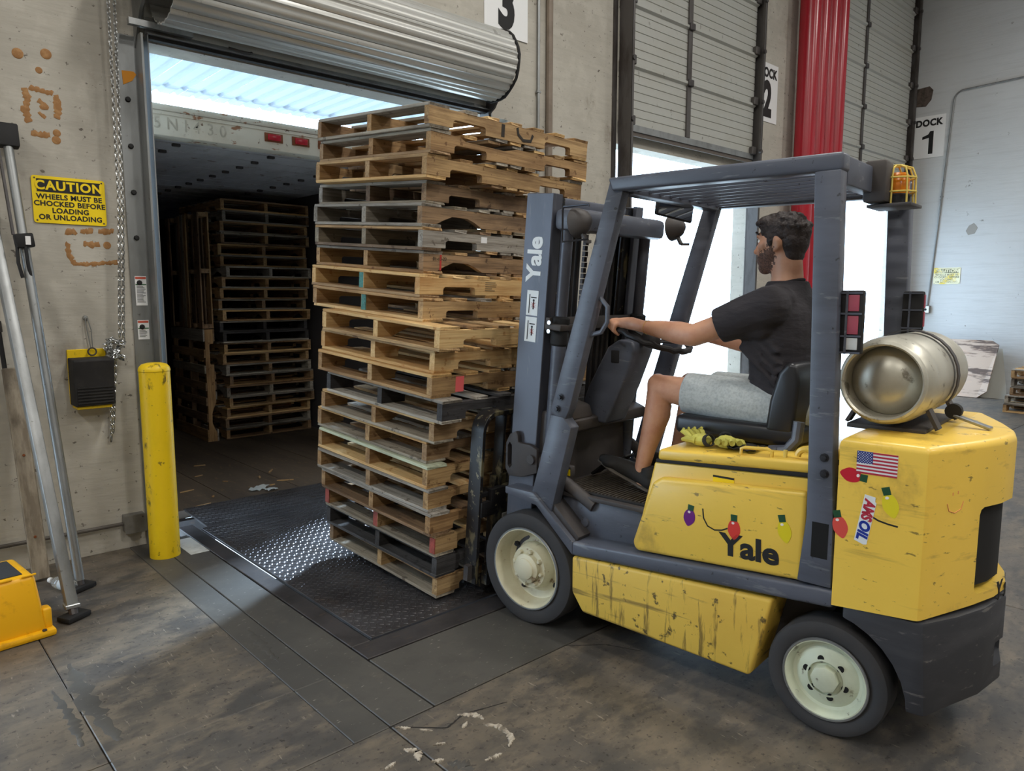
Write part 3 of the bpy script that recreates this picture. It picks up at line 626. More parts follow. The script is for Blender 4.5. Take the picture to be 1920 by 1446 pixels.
# stack standing inside the trailer, rail ends towards the dock
for i in range(22):
    k = 21-i; rr = random.Random(300+i); tone = rr.choice(['brown', 'tan', 'brown', 'grey', 'tan']); 
    if i in (11, 12): tone = 'dark'
    ang = pi/2+radians(rr.uniform(-2.2, 2.2)+1.5)
    M4 = Matrix.Translation((3.02+PD/2+rr.uniform(-.035, .035), 7.95+PW/2+rr.uniform(-.03, .03), k*HP)) @ Matrix.Rotation(ang, 4, 'Z')
    pallet(M4, tone, 400+i, f'{ORD[i]} pallet from the top of the dim stack inside the trailer', 'pallets stacked inside the trailer')
for i in range(20):   # stack deeper in on the trailer's left side
    k = 19-i; rr = random.Random(500+i)
    M4 = Matrix.Translation((1.60+PD/2+rr.uniform(-.01, .06), 8.75+PW/2+rr.uniform(-.05, .05), k*HP)) @ Matrix.Rotation(pi/2+radians(rr.uniform(-2, 2)), 4, 'Z')
    if i < 14: pallet(M4, rr.choice(['brown', 'tan', 'brown']), 600+i, f'{ORD[i]} pallet from the top of the left hand stack deep in the trailer', 'pallets deep in the trailer')
    else: pallet(M4, 'brown', 600+i, f'{ORD[i]} pallet from the top of the left hand stack deep in the trailer', 'pallets deep in the trailer')
# two pallets stood on edge, one above the other
for i, (z, nm) in enumerate(((0, 'lower pallet stood on edge against the trailer stack'), (1.228, 'upper pallet stood on edge on top of the other'))):
    fl_ = 1 if i else -1
    R3 = Matrix(((0, 0, fl_, 0), (0, 1, 0, 0), (-fl_, 0, 0, 0), (0, 0, 0, 1)))
    M4 = Matrix.Translation((2.88-fl_*HP/2, 7.97+PD/2, z+PW/2)) @ R3
    if i: M4 = Matrix.Translation((2.88-HP/2, 7.97+PD/2, z+.61)) @ Matrix(((0, 0, 1, 0), (.83, 0, 0, 0), (0, 1.2, 0, 0), (0, 0, 0, 1)))
    pallet(M4, 'brown', 700+i, 'brown '+nm, 'pallets stood on edge')
# small stack by the corner wall
for i in range(5):
    k = 4-i; rr = random.Random(800+i)
    M4 = Matrix.Translation((11.55+PW/2+(4-k)*.02+(k < 2)*-.05, 2.76-PD/2-.06+rr.uniform(-.02, .02)+(.06 if k < 2 else 0), k*HP)) @ Matrix.Rotation(pi+radians(rr.uniform(-2, 2)), 4, 'Z')
    pallet(M4, ['tan', 'grey', 'brown', 'grey', 'tan'][i], 820+i, f'{ORD[i]} pallet from the top of the low stack by the corner wall', 'pallets by the corner wall')
# ================================================================== THINGS BY THE NEAR WALL
def bollard(x, y, h, r, label):
    t = thing('bollard', label, 'bollard', (x, y, 0))
    bm = nb(); lathe(bm, [(0, 0), (r, 0), (r, h-.05)], (0, 0, 0), (0, 0, 1), 32); mk('post', bm, m_yel, t)
    bm = nb(); lathe(bm, [(r*.99, h-.05), (r*1.03, h-.048), (r*1.03, h-.040), (r*.97, h-.024), (r*.80, h-.008), (r*.5, h-.001), (0, h+.002)], (0, 0, 0), (0, 0, 1), 32); mk('cap', bm, m_yel, t)
    return t
bollard(1.345, 4.63, 1.185, .086, 'scuffed yellow bollard standing left of the loaded trailer')
bollard(5.68, 4.62, 1.2, .086, 'yellow bollard behind the mast by the middle bay')
bollard(8.62, 4.62, 1.2, .086, 'yellow bollard right of the middle bay behind the driver')
# wheel chocks on yellow holders
m_chk = mat('black_chock_rubber', c(34, 32, 32), .8, layers=[(14, I3, .5, .7, c(52, 49, 47), .6)])
def chock(x, z, lab1, lab2, cord=True):
    h = thing('chock_holder', lab1, 'chock holder', (x, YW, z))
    bm = nb(); b2(bm, (-.10, -.012, -.17), (.105, -.001, .155)); bevel(bm, .003); mk('backboard', bm, m_yel, h)
    bm = nb(); b2(bm, (-.09, -.13, -.19), (.095, -.012, -.172)); bevel(bm, .003); mk('shelf', bm, m_yel, h)
    k = thing('wheel_chock', lab2, 'wheel chock', (x, YW, z))
    pr = [(-.015, -.168), (-.165, -.168), (-.150, -.10)]
    pr = [(-.014, -.170), (-.150, -.170), (-.152, -.05), (-.160, .04), (-.175, .095), (-.165, .105), (-.014, .108)]
    bm = nb(); prism(bm, pr, 'x', -.10, .11); bevel(bm, .006, 2); mk('wedge', bm, m_chk, k)
    for q in range(6):
        zz = -.155+q*.018; bm = nb(); b2(bm, (-.088, -.1575, zz), (.098, -.150, zz+.008)); mk('rib', bm, m_chk, k)
    if cord:
        cd = thing('hanging_cord', 'thin cord and ring hanging from a wall hook above the chock', 'cord', (1.066, YW, 1.45))
        bm = nb(); lathe(bm, [(0, 0), (.016, 0), (.012, .02), (0, .022)], (0, 0, 0), (0, -1, 0), 10); mk('hook', bm, m_zinc, cd)
        bm = nb(); tube(bm, [(-.006, -.02, 0), (.0, -.03, -.08), (.012, -.03, -.18)], .003, 6); mk('strand', bm, m_galv, cd)
        bm = nb(); tube(bm, [(.006, -.02, 0), (.02, -.03, -.07), (.022, -.03, -.18)], .003, 6); mk('strand', bm, m_galv, cd)
        bm = nb(); tube(bm, [(.016+.022*cos(a*pi/8), -.038, -.20+.022*sin(a*pi/8)) for a in range(16)], .0045, 6, closed=True); mk('ring', bm, m_steel_dk, cd)
chock(1.055, 1.11, 'yellow chock holder board on the near wall', 'black ribbed rubber wheel chock on the near wall')
chock(13.535, 1.62, 'yellow chock holder beside the far corner bay', 'black wheel chock beside the far corner bay', False)
# hand chain of the rolling door
def chain(pts, step=.026, r=.0035, ln=.017, wd=.0085):
    bm = nb(); P = [Vector(p) for p in pts]; i = 0; s = 0
    for a, b in zip(P, P[1:]):
        d = b-a; L = d.length; d.normalize(); u = d.orthogonal().normalized(); v = d.cross(u); t = s
        while t < L:
            q = a+d*t; w_ = (u if i % 2 else v); n = []
            for k in range(8):
                an = 2*pi*k/8; n.append(q+d*ln*cos(an)+w_*wd*sin(an))
            tube(bm, n, r, 4, closed=True); t += step; i += 1
        s = t-L
    return bm
hc = thing('hand_chain', 'steel hand chain hanging from the rolling door beside its guide', 'chain', (1.25, 4.85, .7))
def hcp(name, pts):
    bm = chain([Vector(p)-Vector((1.25, 4.85, .7)) for p in pts]); mk(name, bm, m_zinc, hc)
hcp('strand', [(1.27, 4.80, 3.45), (1.265, 4.84, 2.1), (1.225, 4.85, 1.32)])
hcp('strand', [(1.305, 4.80, 3.45), (1.285, 4.84, 2.1), (1.245, 4.85, 1.30)])
rr = random.Random(4); cl = []
for k in range(60): cl.append((1.195+.045*sin(k*1.7)+rr.uniform(-.012, .012), 4.86+rr.uniform(-.03, .03), 1.26+.055*cos(k*1.13)+rr.uniform(-.015, .015)))
hcp('bundle', cl); hcp('tail', [(1.19, 4.87, 1.2), (1.17, 4.885, .98), (1.152, 4.90, .69)]); hcp('tail', [(1.20, 4.87, 1.2), (1.185, 4.885, .98), (1.166, 4.90, .74)])
# leaning load bars
def loadbar(a, b, half, round_, label, top=None, clamp=None, pad=True):
    a, b = Vector(a), Vector(b); t = thing('load_bar', label, 'load bar', a); d = (b-a); L = d.length; dn = d.normalized()
    bm = nb()
    if round_: tube(bm, [dn*.05, d], half, 14)
    else: bar(bm, dn*.05, d, half*2, half*2); bevel(bm, .006, 2)
    mk('tube', bm, m_galv, t)
    if round_: bm = nb(); tube(bm, [dn*(L*.55), d+dn*.0], half*.72, 12); 
    else: bm = nb(); box(bm, dn*.07, (half*2.5, half*2.5, .02)); bevel(bm, .003)
    mk('inner_tube' if round_ else 'pin_collar', bm, m_zinc, t)
    bm = nb(); box(bm, (0, 0, .016), (.125, .085, .026), (0, 0, .5)); bevel(bm, .006, 2); mk('foot_pad', bm, m_black, t)
    bm = nb(); tube(bm, [(0, 0, .02), dn*.07], half*.8, 10); mk('foot_neck', bm, m_steel_dk, t)
    if top:
        bm = nb(); box(bm, d+dn*.02, (.11, .06, .13), (radians(-12), 0, 0)); bevel(bm, .01, 2); mk('head_pad', bm, m_black, t)
    if clamp:
        q = d*clamp; bm = nb(); box(bm, q+Vector((0, -.012, 0)), (.085, .075, .075), (0, -.12, 0)); bevel(bm, .008, 2); cl_ = mk('ratchet_clamp', bm, m_black, t)
        bm = nb(); box(bm, q+Vector((.012, -.052, 0)), (.024, .003, .045)); mk('clamp_label', bm, m_white, cl_)
        bm = nb(); tube(bm, [q+Vector((-.035, -.02, -.02)), q+Vector((-.04, -.05, -.12)), q+Vector((-.025, -.05, -.2))], .009, 8); mk('lever', bm, m_black, cl_)
        bm = nb(); tube(bm, [q+Vector((.0, -.04, -.03)), q+Vector((.004, -.055, -.14)), q+Vector((.018, -.05, -.23))], .009, 8); mk('lever', bm, m_black, cl_)
        bm = nb(); bar(bm, q+Vector((-.045, 0, .03)), d*(clamp+.20)+Vector((-.045, 0, 0)), .012, .014); mk('rack', bm, m_steel_dk, t)
    return t
loadbar((.722, 3.99, 0), (.635, 4.90, 2.05), .026, False, 'square galvanised load bar leaning in front of the wall, nearest the step stool')
loadbar((.835, 4.38, 0), (.737, 4.855, 2.42), .024, True, 'round telescopic load bar with a black ratchet clamp leaning on the wall', top=True, clamp=.775)
t = thing('steel_rod', 'thin black rod leaning on the wall at the left edge', 'rod', (.70, 4.76, 0)); bm = nb(); tube(bm, [(0, 0, 0.006), (-.03, .075, .62), (-.068, .15, 1.42)], .012, 10); mk('shaft', bm, m_black, t)
bm = nb(); tube(bm, [(-.066, .146, 1.38), (-.069, .152, 1.44)], .018, 10); mk('tip', bm, m_steel_dk, t)
t = thing('worn_plank', 'grimy grey plank leaning on the wall behind the load bars', 'plank', (.70, 4.66, 0))
bm = nb(); bar(bm, (0, 0, .01), (-.03, .22, 1.18), .085, .03, (0, -1, 0)); bevel(bm, .005); mk('board', bm, m_wvert, t)
for z in (.25, .7):
    bm = nb(); lathe(bm, [(0, 0), (.008, 0), (.006, .004), (0, .004)], (-.004-.02*z, .22*z/1.18-.018, z), (0, -1, .1), 8); mk('nail', bm, m_rust, t)
# yellow step stool
st = thing('step_stool', 'yellow plastic step stool with a black grip top at the left edge', 'step stool', (.31, 4.03, 0), (0, 0, radians(6)))
def frus(bm, x0, x1, y0, y1, z0, X0, X1, Y0, Y1, z1):
    v = [bm.verts.new(p) for p in ((x0, y0, z0), (x1, y0, z0), (x1, y1, z0), (x0, y1, z0), (X0, Y0, z1), (X1, Y0, z1), (X1, Y1, z1), (X0, Y1, z1))]
    f = [bm.faces.new([v[k] for k in q]) for q in ((0, 1, 2, 3), (4, 5, 6, 7), (0, 1, 5, 4), (1, 2, 6, 5), (2, 3, 7, 6), (3, 0, 4, 7))]
    bmesh.ops.recalc_face_normals(bm, faces=f)
bm = nb(); frus(bm, -.265, .265, -.19, .19, .02, -.235, .235, -.165, .165, .30); bevel(bm, .022, 3); mk('body', bm, m_plast_y, st)
bm = nb(); b2(bm, (-.295, -.215, 0), (.295, .215, .035)); bevel(bm, .014, 2); mk('skirt', bm, m_plast_y, st)
bm = nb(); b2(bm, (-.195, -.125, .2995), (.195, .125, .304)); bevel(bm, .002); mk('grip_tread', bm, m_grip, st)
for sx in (-1, 1):
    for sy in (-1, 1):
        bm = nb(); b2(bm, (sx*.268-.02, sy*.15-.03, .03), (sx*.268+.02, sy*.15+.03, .13)); bevel(bm, .012, 3); mk('foot_lug', bm, m_plast_y, st)
        bm = nb(); lathe(bm, [(0, 0), (.011, 0), (.009, .006), (0, .007)], (sx*.245, sy*.203, .035), (0, 0, 1), 8); mk('bolt', bm, m_steel_dk, st)
for s in range(5):
    bm = nb(); b2(bm, (-.20+s*.095, -.168, .296), (-.14+s*.095, -.158, .306)); bevel(bm, .004, 2); mk('edge_rib', bm, m_plast_y, st)
# water bottle
m_pet = mat('clear_plastic', (.9, .95, .97, 1), .08, trans=.85)
t = thing('water_bottle', 'small clear plastic water bottle lying on the floor behind the load bars', 'bottle', (.76, 4.44, .034), (0, 0, radians(200)))
bm = nb(); lathe(bm, [(0, 0), (.028, 0), (.033, .006), (.033, .035), (.030, .04), (.033, .045), (.033, .09), (.030, .095), (.033, .10), (.033, .13), (.026, .155), (.013, .175), (.013, .182)], (0, .09, 0), (0, -1, 0), 18); mk('body', bm, m_pet, t)
bm = nb(); lathe(bm, [(0, .205), (.0148, .205), (.015, .19), (.0145, .183), (0, .183)], (0, .09, 0), (0, -1, 0), 16); mk('cap', bm, m_white, t)
bm = nb(); lathe(bm, [(.0335, .05), (.0337, .051), (.0337, .088), (.0335, .089)], (0, .09, 0), (0, -1, 0), 18); mk('label_wrap', bm, mat('bottle_label', c(190, 200, 205), .5), t)
# paper scraps and splinters on the trailer floor
m_pap = mat('scrap_paper', c(214, 220, 222), .8)
def scrap(x, y, s, rot, label, seed):
    rr = random.Random(seed); bm = nb(); n = 5; g = [[None]*(n+1) for _ in range(n+1)]
    for i in range(n+1):
        for j in range(n+1): g[i][j] = bm.verts.new(((i/n-.5)*s+rr.uniform(-.1, .1)*s/n, (j/n-.5)*s*.62+rr.uniform(-.1, .1)*s/n, .004+rr.uniform(0, .018)+.02*(i/n-.5)**2))
    for i in range(n):
        for j in range(n):
            if (i, j) not in ((0, 0), (n-1, n-1), (0, n-1)): bm.faces.new((g[i][j], g[i+1][j], g[i+1][j+1], g[i][j+1]))
    bmesh.ops.solidify(bm, geom=bm.faces[:], thickness=.0012)
    o = mk('paper_scrap', bm, m_pap, loc=(x, y, .001), rot=(0, 0, rot)); tag(o, label, 'paper')
scrap(2.40, 5.72, .17, .5, 'larger torn white paper scrap on the trailer floor by the stack', 1); scrap(2.47, 5.62, .10, -.2, 'smaller torn white paper scrap nearer the dock plate', 2)
rr = random.Random(21)
SPL = [(1.87, 5.55, .20, .25), (2.75, 6.25, .13, .9), (1.95, 6.05, .12, .2), (2.70, 5.85, .14, -.5), (2.58, 6.10, .09, 1.2), (2.2, 6.5, .08, .3), (2.35, 6.9, .10, -.3), (2.05, 5.75, .05, 1.0), (2.55, 5.78, .05, .1), (2.3, 6.15, .05, -.8)]
for i, (x, y, L, a) in enumerate(SPL):
    bm = nb(); prism(bm, [(-L/2, -.004), (-L*.1, -.010), (L/2, -.003), (L*.45, .004), (-.1*L, .009), (-L*.48, .005)], 'z', 0, .007)
    o = mk('wood_splinter', bm, m_wtan, loc=(x, y, .0005), rot=(0, 0, a)); tag(o, 'small loose wood splinter on the trailer floor', 'splinter', 'splinters on the trailer floor')
bm = nb(); ragged_pts = None; b2(bm, (1.46, 4.52, .0005), (1.572, 4.86, .002)); o = mk('pale_patch', bm, mat('pale_patch_grey', c(190, 192, 190), .8, layers=[(8, I3, .5, .65, c(140, 136, 130), .7)]), floor)  # thin pale rectangle on the floor by the bollard
# ------------------------------------------------------------------ by the corner wall
def sheet(corners, th, m, label, name='plywood_sheet'):
    P = [Vector(p) for p in corners]; n = (P[1]-P[0]).cross(P[3]-P[0]).normalized()*th; bm = nb()
    A = [bm.verts.new(p) for p in P]; B = [bm.verts.new(p+n) for p in P]; k = len(P)
    f = [bm.faces.new(A), bm.faces.new(B[::-1])]+[bm.faces.new((A[i], A[(i+1) % k], B[(i+1) % k], B[i])) for i in range(k)]
    bmesh.ops.recalc_face_normals(bm, faces=f)
    o0 = P[0].copy(); bmesh.ops.translate(bm, verts=bm.verts, vec=-o0)
    o = mk(name, bm, m, loc=o0, smooth=0); tag(o, label, 'plywood')
    return o
sheet([(12.86, 3.42, 0), (12.90, 3.30, .10), (13.36, 3.30, .80), (13.40, 3.40, .86), (13.40, 4.60, .86), (12.86, 4.60, 0)], .018, m_ply, 'pale plywood sheet with dark streaks leaning on the corner wall')
sheet([(13.02, 3.06, 0), (13.02, 4.4, 0), (13.55, 4.4, .74), (13.55, 3.3, .74)], .012, mat('grey_board', c(150, 148, 140), .8), 'plain grey board leaning behind the streaked plywood')
# red call box on the pier
t = thing('alarm_box', 'small red alarm box on the pier beside the middle bay', 'alarm box', (8.74, YW, 2.2))
bm = nb(); b2(bm, (-.16, -.11, -.07), (.16, 0, .07)); bevel(bm, .008, 2); mk('case', bm, m_red, t)
bm = nb(); b2(bm, (-.10, -.125, -.045), (-.02, -.1105, .045)); bevel(bm, .004); mk('handle', bm, m_white, t)
# small white clip signs are left out; pier scribbles as marker print
bm = nb(); rr = random.Random(5)
for k in range(14):
    x, z = 8.70+rr.uniform(-.09, .07), 2.95-k*.035; p = [(x, 0, z)]
    for q in range(5): p.append((p[-1][0]+rr.uniform(-.03, .03), 0, p[-1][2]+rr.uniform(-.025, .025)))
    tube(bm, p, .004, 4)
for v in bm.verts: v.co.y = YW-.0008+v.co.y*.2
mk('marker_scribble', bm, m_ink, wall_dock)
# grime near the corner pier
bm = nb(); prism(bm, [(4.90, 4.72), (4.70, 4.70), (4.62, 4.80), (4.60, 4.95), (4.66, 5.02), (4.90, 5.0)], 'x', XR-.003, XR-.0005); mk('scrape_mark', bm, mat('scrape', c(96, 84, 76), .9, layers=[(14, I3, .45, .6, c(60, 52, 46), .8)]), wall_right)
bm = nb(); prism(bm, [(3.97, 2.62), (3.93, 2.55), (3.84, 2.57), (3.80, 2.66), (3.86, 2.74), (3.93, 2.70)], 'x', XR-.003, XR-.0005); mk('chipped_patch', bm, mat('bare_cement', c(150, 147, 142), .9), wall_right)
# ================================================================== FORKLIFT (local: x right, y forward, z up)
m_fy = mat('forklift_yellow', c(242, 202, 84), .38, layers=[(1.6, I3, .4, .7, c(226, 184, 68), .6), (5, (1, .35, 4), .60, .70, c(130, 104, 56), .4), (26, (1, .6, 2), .665, .70, c(60, 50, 40), .7), (3, (1, 1, .8), .63, .72, c(150, 118, 60), .5)], bump=(3, I3, .04, .004), coat=.15)
m_fyl = mat('forklift_yellow_grimy', c(226, 188, 80), .5, layers=[(2.2, (1, .5, 1), .45, .7, c(208, 166, 66), .7), (9, (1, 3.0, .35), .56, .64, c(86, 68, 40), .75), (4, (1, .3, 5), .58, .66, c(104, 84, 50), .7), (24, I3, .64, .69, c(44, 38, 32), .85)], coat=.05)
m_fk = mat('charcoal_frame_paint', c(88, 92, 104), .4, layers=[(3, (1, .4, 2), .45, .65, c(70, 73, 82), .8), (14, (1, .4, 3), .64, .69, c(128, 130, 134), .5), (30, I3, .68, .71, c(34, 32, 32), .8)])
m_fk2 = mat('dusty_charcoal', c(62, 58, 58), .6, layers=[(3, I3, .45, .7, c(84, 76, 70), .6)])
m_blkp = mat('black_counterweight_paint', c(46, 47, 52), .55, layers=[(3, (1, .5, 3), .5, .66, c(66, 66, 70), .6), (14, (1, .4, 3), .64, .69, c(120, 116, 112), .5)])
m_tire = mat('solid_tire_rubber', c(52, 52, 54), .8, layers=[(5, I3, .4, .7, c(66, 62, 60), .7)])
m_rim = mat('cream_rim_paint', c(212, 206, 178), .5, layers=[(4, I3, .48, .7, c(186, 174, 138), .8), (16, I3, .64, .69, c(120, 88, 56), .8)])
m_rim2 = mat('pale_green_rim_paint', c(204, 210, 186), .5, layers=[(4, I3, .48, .7, c(178, 182, 158), .8), (16, I3, .65, .7, c(96, 86, 70), .8)])
m_vin = mat('black_vinyl', c(34, 34, 37), .35, bump=(60, I3, .08, .002))
m_chr = mat('worn_chrome', c(186, 186, 186), .22, .95)
m_rail = mat('mast_steel', c(84, 86, 96), .4, .2, layers=[(3, (1, 1, .25), .45, .7, c(52, 51, 55), .8), (18, (2, 2, .3), .64, .7, c(104, 104, 108), .6)])
m_fork = mat('black_carriage_paint', c(34, 33, 34), .4, .2, layers=[(10, (1, 1, .5), .60, .66, c(120, 112, 84), .75), (24, I3, .63, .68, c(150, 140, 110), .7)])
m_hose = mat('hose_rubber', c(30, 27, 27), .55)
m_redl2 = mat('red_lens', c(168, 76, 92), .4); m_clr = mat('clear_lens', c(206, 206, 204), .3); m_amb = mat('amber_lens', c(206, 118, 16), .25)
m_cage = mat('yellow_wire', c(222, 196, 96), .5)
m_glass = mat('mirror_glass', c(210, 215, 220), .03, 1.0)
m_bolt = mat('bolt_steel', c(60, 60, 64), .4, .7)
fk = thing('forklift', 'yellow propane forklift with charcoal frame carrying the tall pallet stack', 'forklift', FO, (0, 0, TH))
def fp(name, bm, m, parent=None, bv=0, seg=2, smooth=35):
    if bv: bevel(bm, bv, seg)
    return mk(name, bm, m, parent or fk, smooth=smooth)
def fbox(name, lo, hi, m, bv=.004, parent=None, seg=2):
    bm = nb(); b2(bm, lo, hi); return fp(name, bm, m, parent, bv, seg)
def fprism(name, pts, x0, x1, m, bv=.005, parent=None, seg=2):
    bm = nb(); prism(bm, pts, 'x', x0, x1); return fp(name, bm, m, parent, bv, seg)
# ---- wheels
def wheel(x, y, R, rr_, wd, s, front):
    """s = -1 left, +1 right; x = outer face"""
    d = (s, 0, 0); o = (x-s*wd, y, R)
    m_ = m_rim if front else m_rim2
    bm = nb()
    if front: prof = [(rr_, wd-.004), (rr_+.004, wd+.004), (rr_-.006, wd+.005), (rr_-.014, wd-.006), (rr_-.018, wd-.03), (rr_-.03, wd-.085), (.135, wd-.105), (.115, wd-.095), (.105, wd-.04), (.10, wd-.028), (.0, wd-.028)]
    else: prof = [(rr_, wd-.004), (rr_+.003, wd+.003), (rr_-.007, wd+.003), (rr_-.016, wd-.01), (rr_-.024, wd-.03), (rr_-.035, wd-.034), (.075, wd-.012), (.062, wd-.008), (.060, wd-.02), (.055, wd-.02), (0, wd-.02)]
    prof = [(rr_, 0), (rr_, wd-.004)] + prof[1:]
    lathe(bm, prof, o, d, 56); wh = fp('front_wheel' if front else 'rear_wheel', bm, m_)
    bm = nb(); r0 = rr_+.0005; e = .02
    lathe(bm, [(r0, 0), (R-e, 0), (R-.006, .006), (R, e), (R, wd-e), (R-.006, wd-.007), (R-e, wd), (rr_+.03, wd-.001), (r0+.004, wd-.006), (r0, wd-.010)], o, d, 64); fp('tire', bm, m_tire, wh)
    bm = nb(); lathe(bm, [(rr_-.004, wd), (rr_-.002, wd+.006), (rr_+.004, wd+.006), (rr_+.006, wd)], o, d, 56); fp('rim_lip', bm, m_galv, wh)
    if front:
        bm = nb(); lathe(bm, [(.072, wd-.028), (.07, wd-.004), (.052, wd+.004), (.05, wd+.012), (.03, wd+.02), (0, wd+.022)], o, d, 32); fp('hub', bm, m_, wh)
        for k in range(8):
            a = 2*pi*k/8+.2; bm = nb(); lathe(bm, [(.0115, -.03), (.0115, .008), (.008, .013), (0, .013)], (x-s*.024, y+.083*cos(a), R+.083*sin(a)), d, 6); fp('lug_nut', bm, m_, wh)
        for k in range(4):
            a = 2*pi*k/4+.55; bm = nb(); lathe(bm, [(.014, -.02), (.014, .004), (.008, .006), (.008, .014), (0, .014)], (x-s*.09, y+.145*cos(a), R+.145*sin(a)), d, 8); fp('rim_bolt', bm, m_bolt, wh)
    else:
        bm = nb(); lathe(bm, [(.050, wd-.03), (.048, wd+.008), (.04, wd+.012), (0, wd+.012)], o, d, 8); fp('hub', bm, m_, wh)
        for k in range(6):
            a = 2*pi*k/6+.25; bm = nb(); lathe(bm, [(.0125, 0), (.0125, .0075), (.010, .008), (0, .008)], (x-s*.018, y+.070*cos(a), R+.070*sin(a)), d, 12); fp('lug_recess_shade', bm, m_dark, wh)  # flush dark discs stand in for shaded holes round the hub
    return wh
for s in (-1, 1):
    wheel(s*.53, .018, .274, .196, .178, s, True); wheel(s*.505, -1.38, .213, .146, .15, s, False)
bm = nb(); tube(bm, [(-.35, .018, .274), (.35, .018, .274)], .075, 16); fp('front_axle', bm, m_fk2)
bm = nb(); tube(bm, [(-.36, -1.38, .213), (.36, -1.38, .213)], .06, 16); fp('steer_axle', bm, m_fk2)
# ---- frame
for s in (-1, 1):
    a, b = (s*.53, s*.33)
    fprism('fender', [(.15, .66), (-.03, .658), (-.262, .472), (-.262, .408), (-.045, .60), (.15, .625)], min(a, b), max(a, b), m_fk, .006)
    fprism('side_sill', [(-.258, .471), (-1.40, .557), (-1.40, .492), (-.258, .408)], min(s*.53, s*.36), max(s*.53, s*.36), m_fk, .012, seg=3)
    fprism('lower_side_panel', [(-.258, .404), (-.258, .235), (-.318, .152), (-1.11, .135), (-1.188, .462)], min(s*.528, s*.25), max(s*.528, s*.25), m_fyl, .014, seg=3)
    fbox('floor_side', (min(s*.40, s*.38), -.62, .42), (max(s*.40, s*.38), -.03, .655), m_fk, .004)
fprism('frame_body', [(.02, .64), (.02, .12), (-1.2, .14), (-1.38, .46), (-1.38, .55), (-.6, .5)], -.33, .33, m_fk2, .006)
bm = nb(); lathe(bm, [(0, 0), (.024, 0), (.02, .009), (0, .012)], (-.40, -.25, .535), (-1, 0, 0), 16); fp('side_plug', bm, m_fk)
fprism('step_riser', [(-.262, .46), (-.10, .60), (-.10, .645), (-.28, .49)], -.50, -.39, m_fk2, .003)
fbox('floor_plate', (-.42, -.63, .645), (.42, .0, .665), m_fk2, .004)
fbox('floor_mat', (-.385, -.6, .665), (.385, -.06, .674), m_black, .002)
bm = nb()
for k in range(26): b2(bm, (-.37, -.585+k*.02, .6738), (.37, -.575+k*.02, .679))
o = fp('mat_ribs', bm, mat('dusty_mat_rubber', c(70, 62, 54), .8)); o['kind'] = 'stuff'
# ---- hood, deck, seat
fprism('hood', [(-.575, .505), (-.565, .545), (-.648, .897), (-1.30, .935), (-1.30, .56)], -.475, .475, m_fy, .012, seg=3)
for s in (-1, 1):
    fprism('hood_side_panel', [(-.562, .535), (-.580, .501), (-1.283, .553), (-1.286, .888), (-.70, .842), (-.655, .815)], min(s*.468, s*.507), max(s*.468, s*.507), m_fy, .022, seg=3)
fprism('rubber_seam', [(-.655, .895), (-.66, .912), (-1.30, .955), (-1.30, .935)], -.482, .482, m_black, .004)
fprism('seat_deck', [(-.668, .908), (-.672, .955), (-1.30, .995), (-1.30, .952)], -.49, .49, m_fy, .014, seg=3)
bm = nb(); tube(bm, [(-.455, -1.015, .965), (-.455, -1.015, 1.0), (-.455, -1.03, 1.006), (-.455, -1.12, 1.012), (-.455, -1.135, 1.005), (-.455, -1.135, .97)], .007, 8); fp('deck_handle', bm, m_fy)
bm = nb(); tube(bm, [(-.44, -1.18, .985), (-.44, -1.18, 1.015)], .008, 8); fp('latch_pin', bm, m_cage)
bm = nb(); tube(bm, [(-.44, -1.26+.035*cos(a), 1.0+.03*sin(a)) for a in [k*pi/8 for k in range(9)]], .012, 8); fp('hose_loop', bm, m_fy)
bm = nb(); b2(bm, (-.25, -1.16, .985), (.25, -.62, 1.055)); bevel(bm, .03, 4)
for v in bm.verts:
    if v.co.z > 1.02: v.co.z += .018*(abs(v.co.x)/.25)**2-.01+.012*((v.co.y+.9)/.28)**2
fp('seat_cushion', bm, m_vin)
bm = nb(); prism(bm, [(-1.085, 1.04), (-1.10, 1.17), (-1.13, 1.28), (-1.165, 1.325), (-1.20, 1.32), (-1.215, 1.25), (-1.20, 1.04)], 'x', -.25, .25)
for v in bm.verts: v.co.y += .06*(abs(v.co.x)/.25)**2
fp('seat_backrest', bm, m_vin, bv=.022, seg=3)
bm = nb(); tube(bm, [(-.27, -1.17, 1.10), (-.275, -1.165, 1.03), (-.275, -1.13, .985), (-.27, -1.06, .972)], .022, 10); fp('hip_bracket', bm, m_fk)
fbox('seat_base', (-.22, -1.18, .962), (.22, -.68, .984), m_black, .004)
# ---- cowl, column, steering wheel
fprism('cowl', [(.07, .60), (.07, 1.0), (-.0, 1.035), (-.13, .985), (-.12, .93), (-.02, .9), (-.03, .60)], -.40, .40, m_fk2, .01)
fprism('console', [(.03, 1.01), (.01, 1.075), (-.10, 1.05), (-.12, .99)], -.31, -.13, m_fk2, .012)
bm = nb(); tube(bm, [(-.33, .0, 1.03), (-.335, -.005, 1.10), (-.33, -.02, 1.13)], .008, 8); fp('brake_lever', bm, m_chr)
fprism('column_cover', [(.0, .97), (-.06, 1.13), (-.175, 1.335), (-.24, 1.375), (-.32, 1.365), (-.33, 1.32), (-.26, 1.14), (-.17, .95)], -.10, .10, m_fk, .018, seg=3)
fbox('column_switch', (-.106, -.245, 1.26), (-.09, -.20, 1.32), m_black, .004)
SWM = Matrix.Translation((0, -.37, 1.392)) @ Matrix.Rotation(radians(20), 4, 'X')
def swp(name, bm, m):
    bmesh.ops.transform(bm, matrix=SWM, verts=bm.verts); return fp(name, bm, m)
bm = nb(); tube(bm, [(.19*cos(2*pi*k/40), .19*sin(2*pi*k/40), .004*sin(k*8*pi/10)) for k in range(40)], .0145, 10, closed=True); swr = swp('steering_wheel', bm, m_hose)
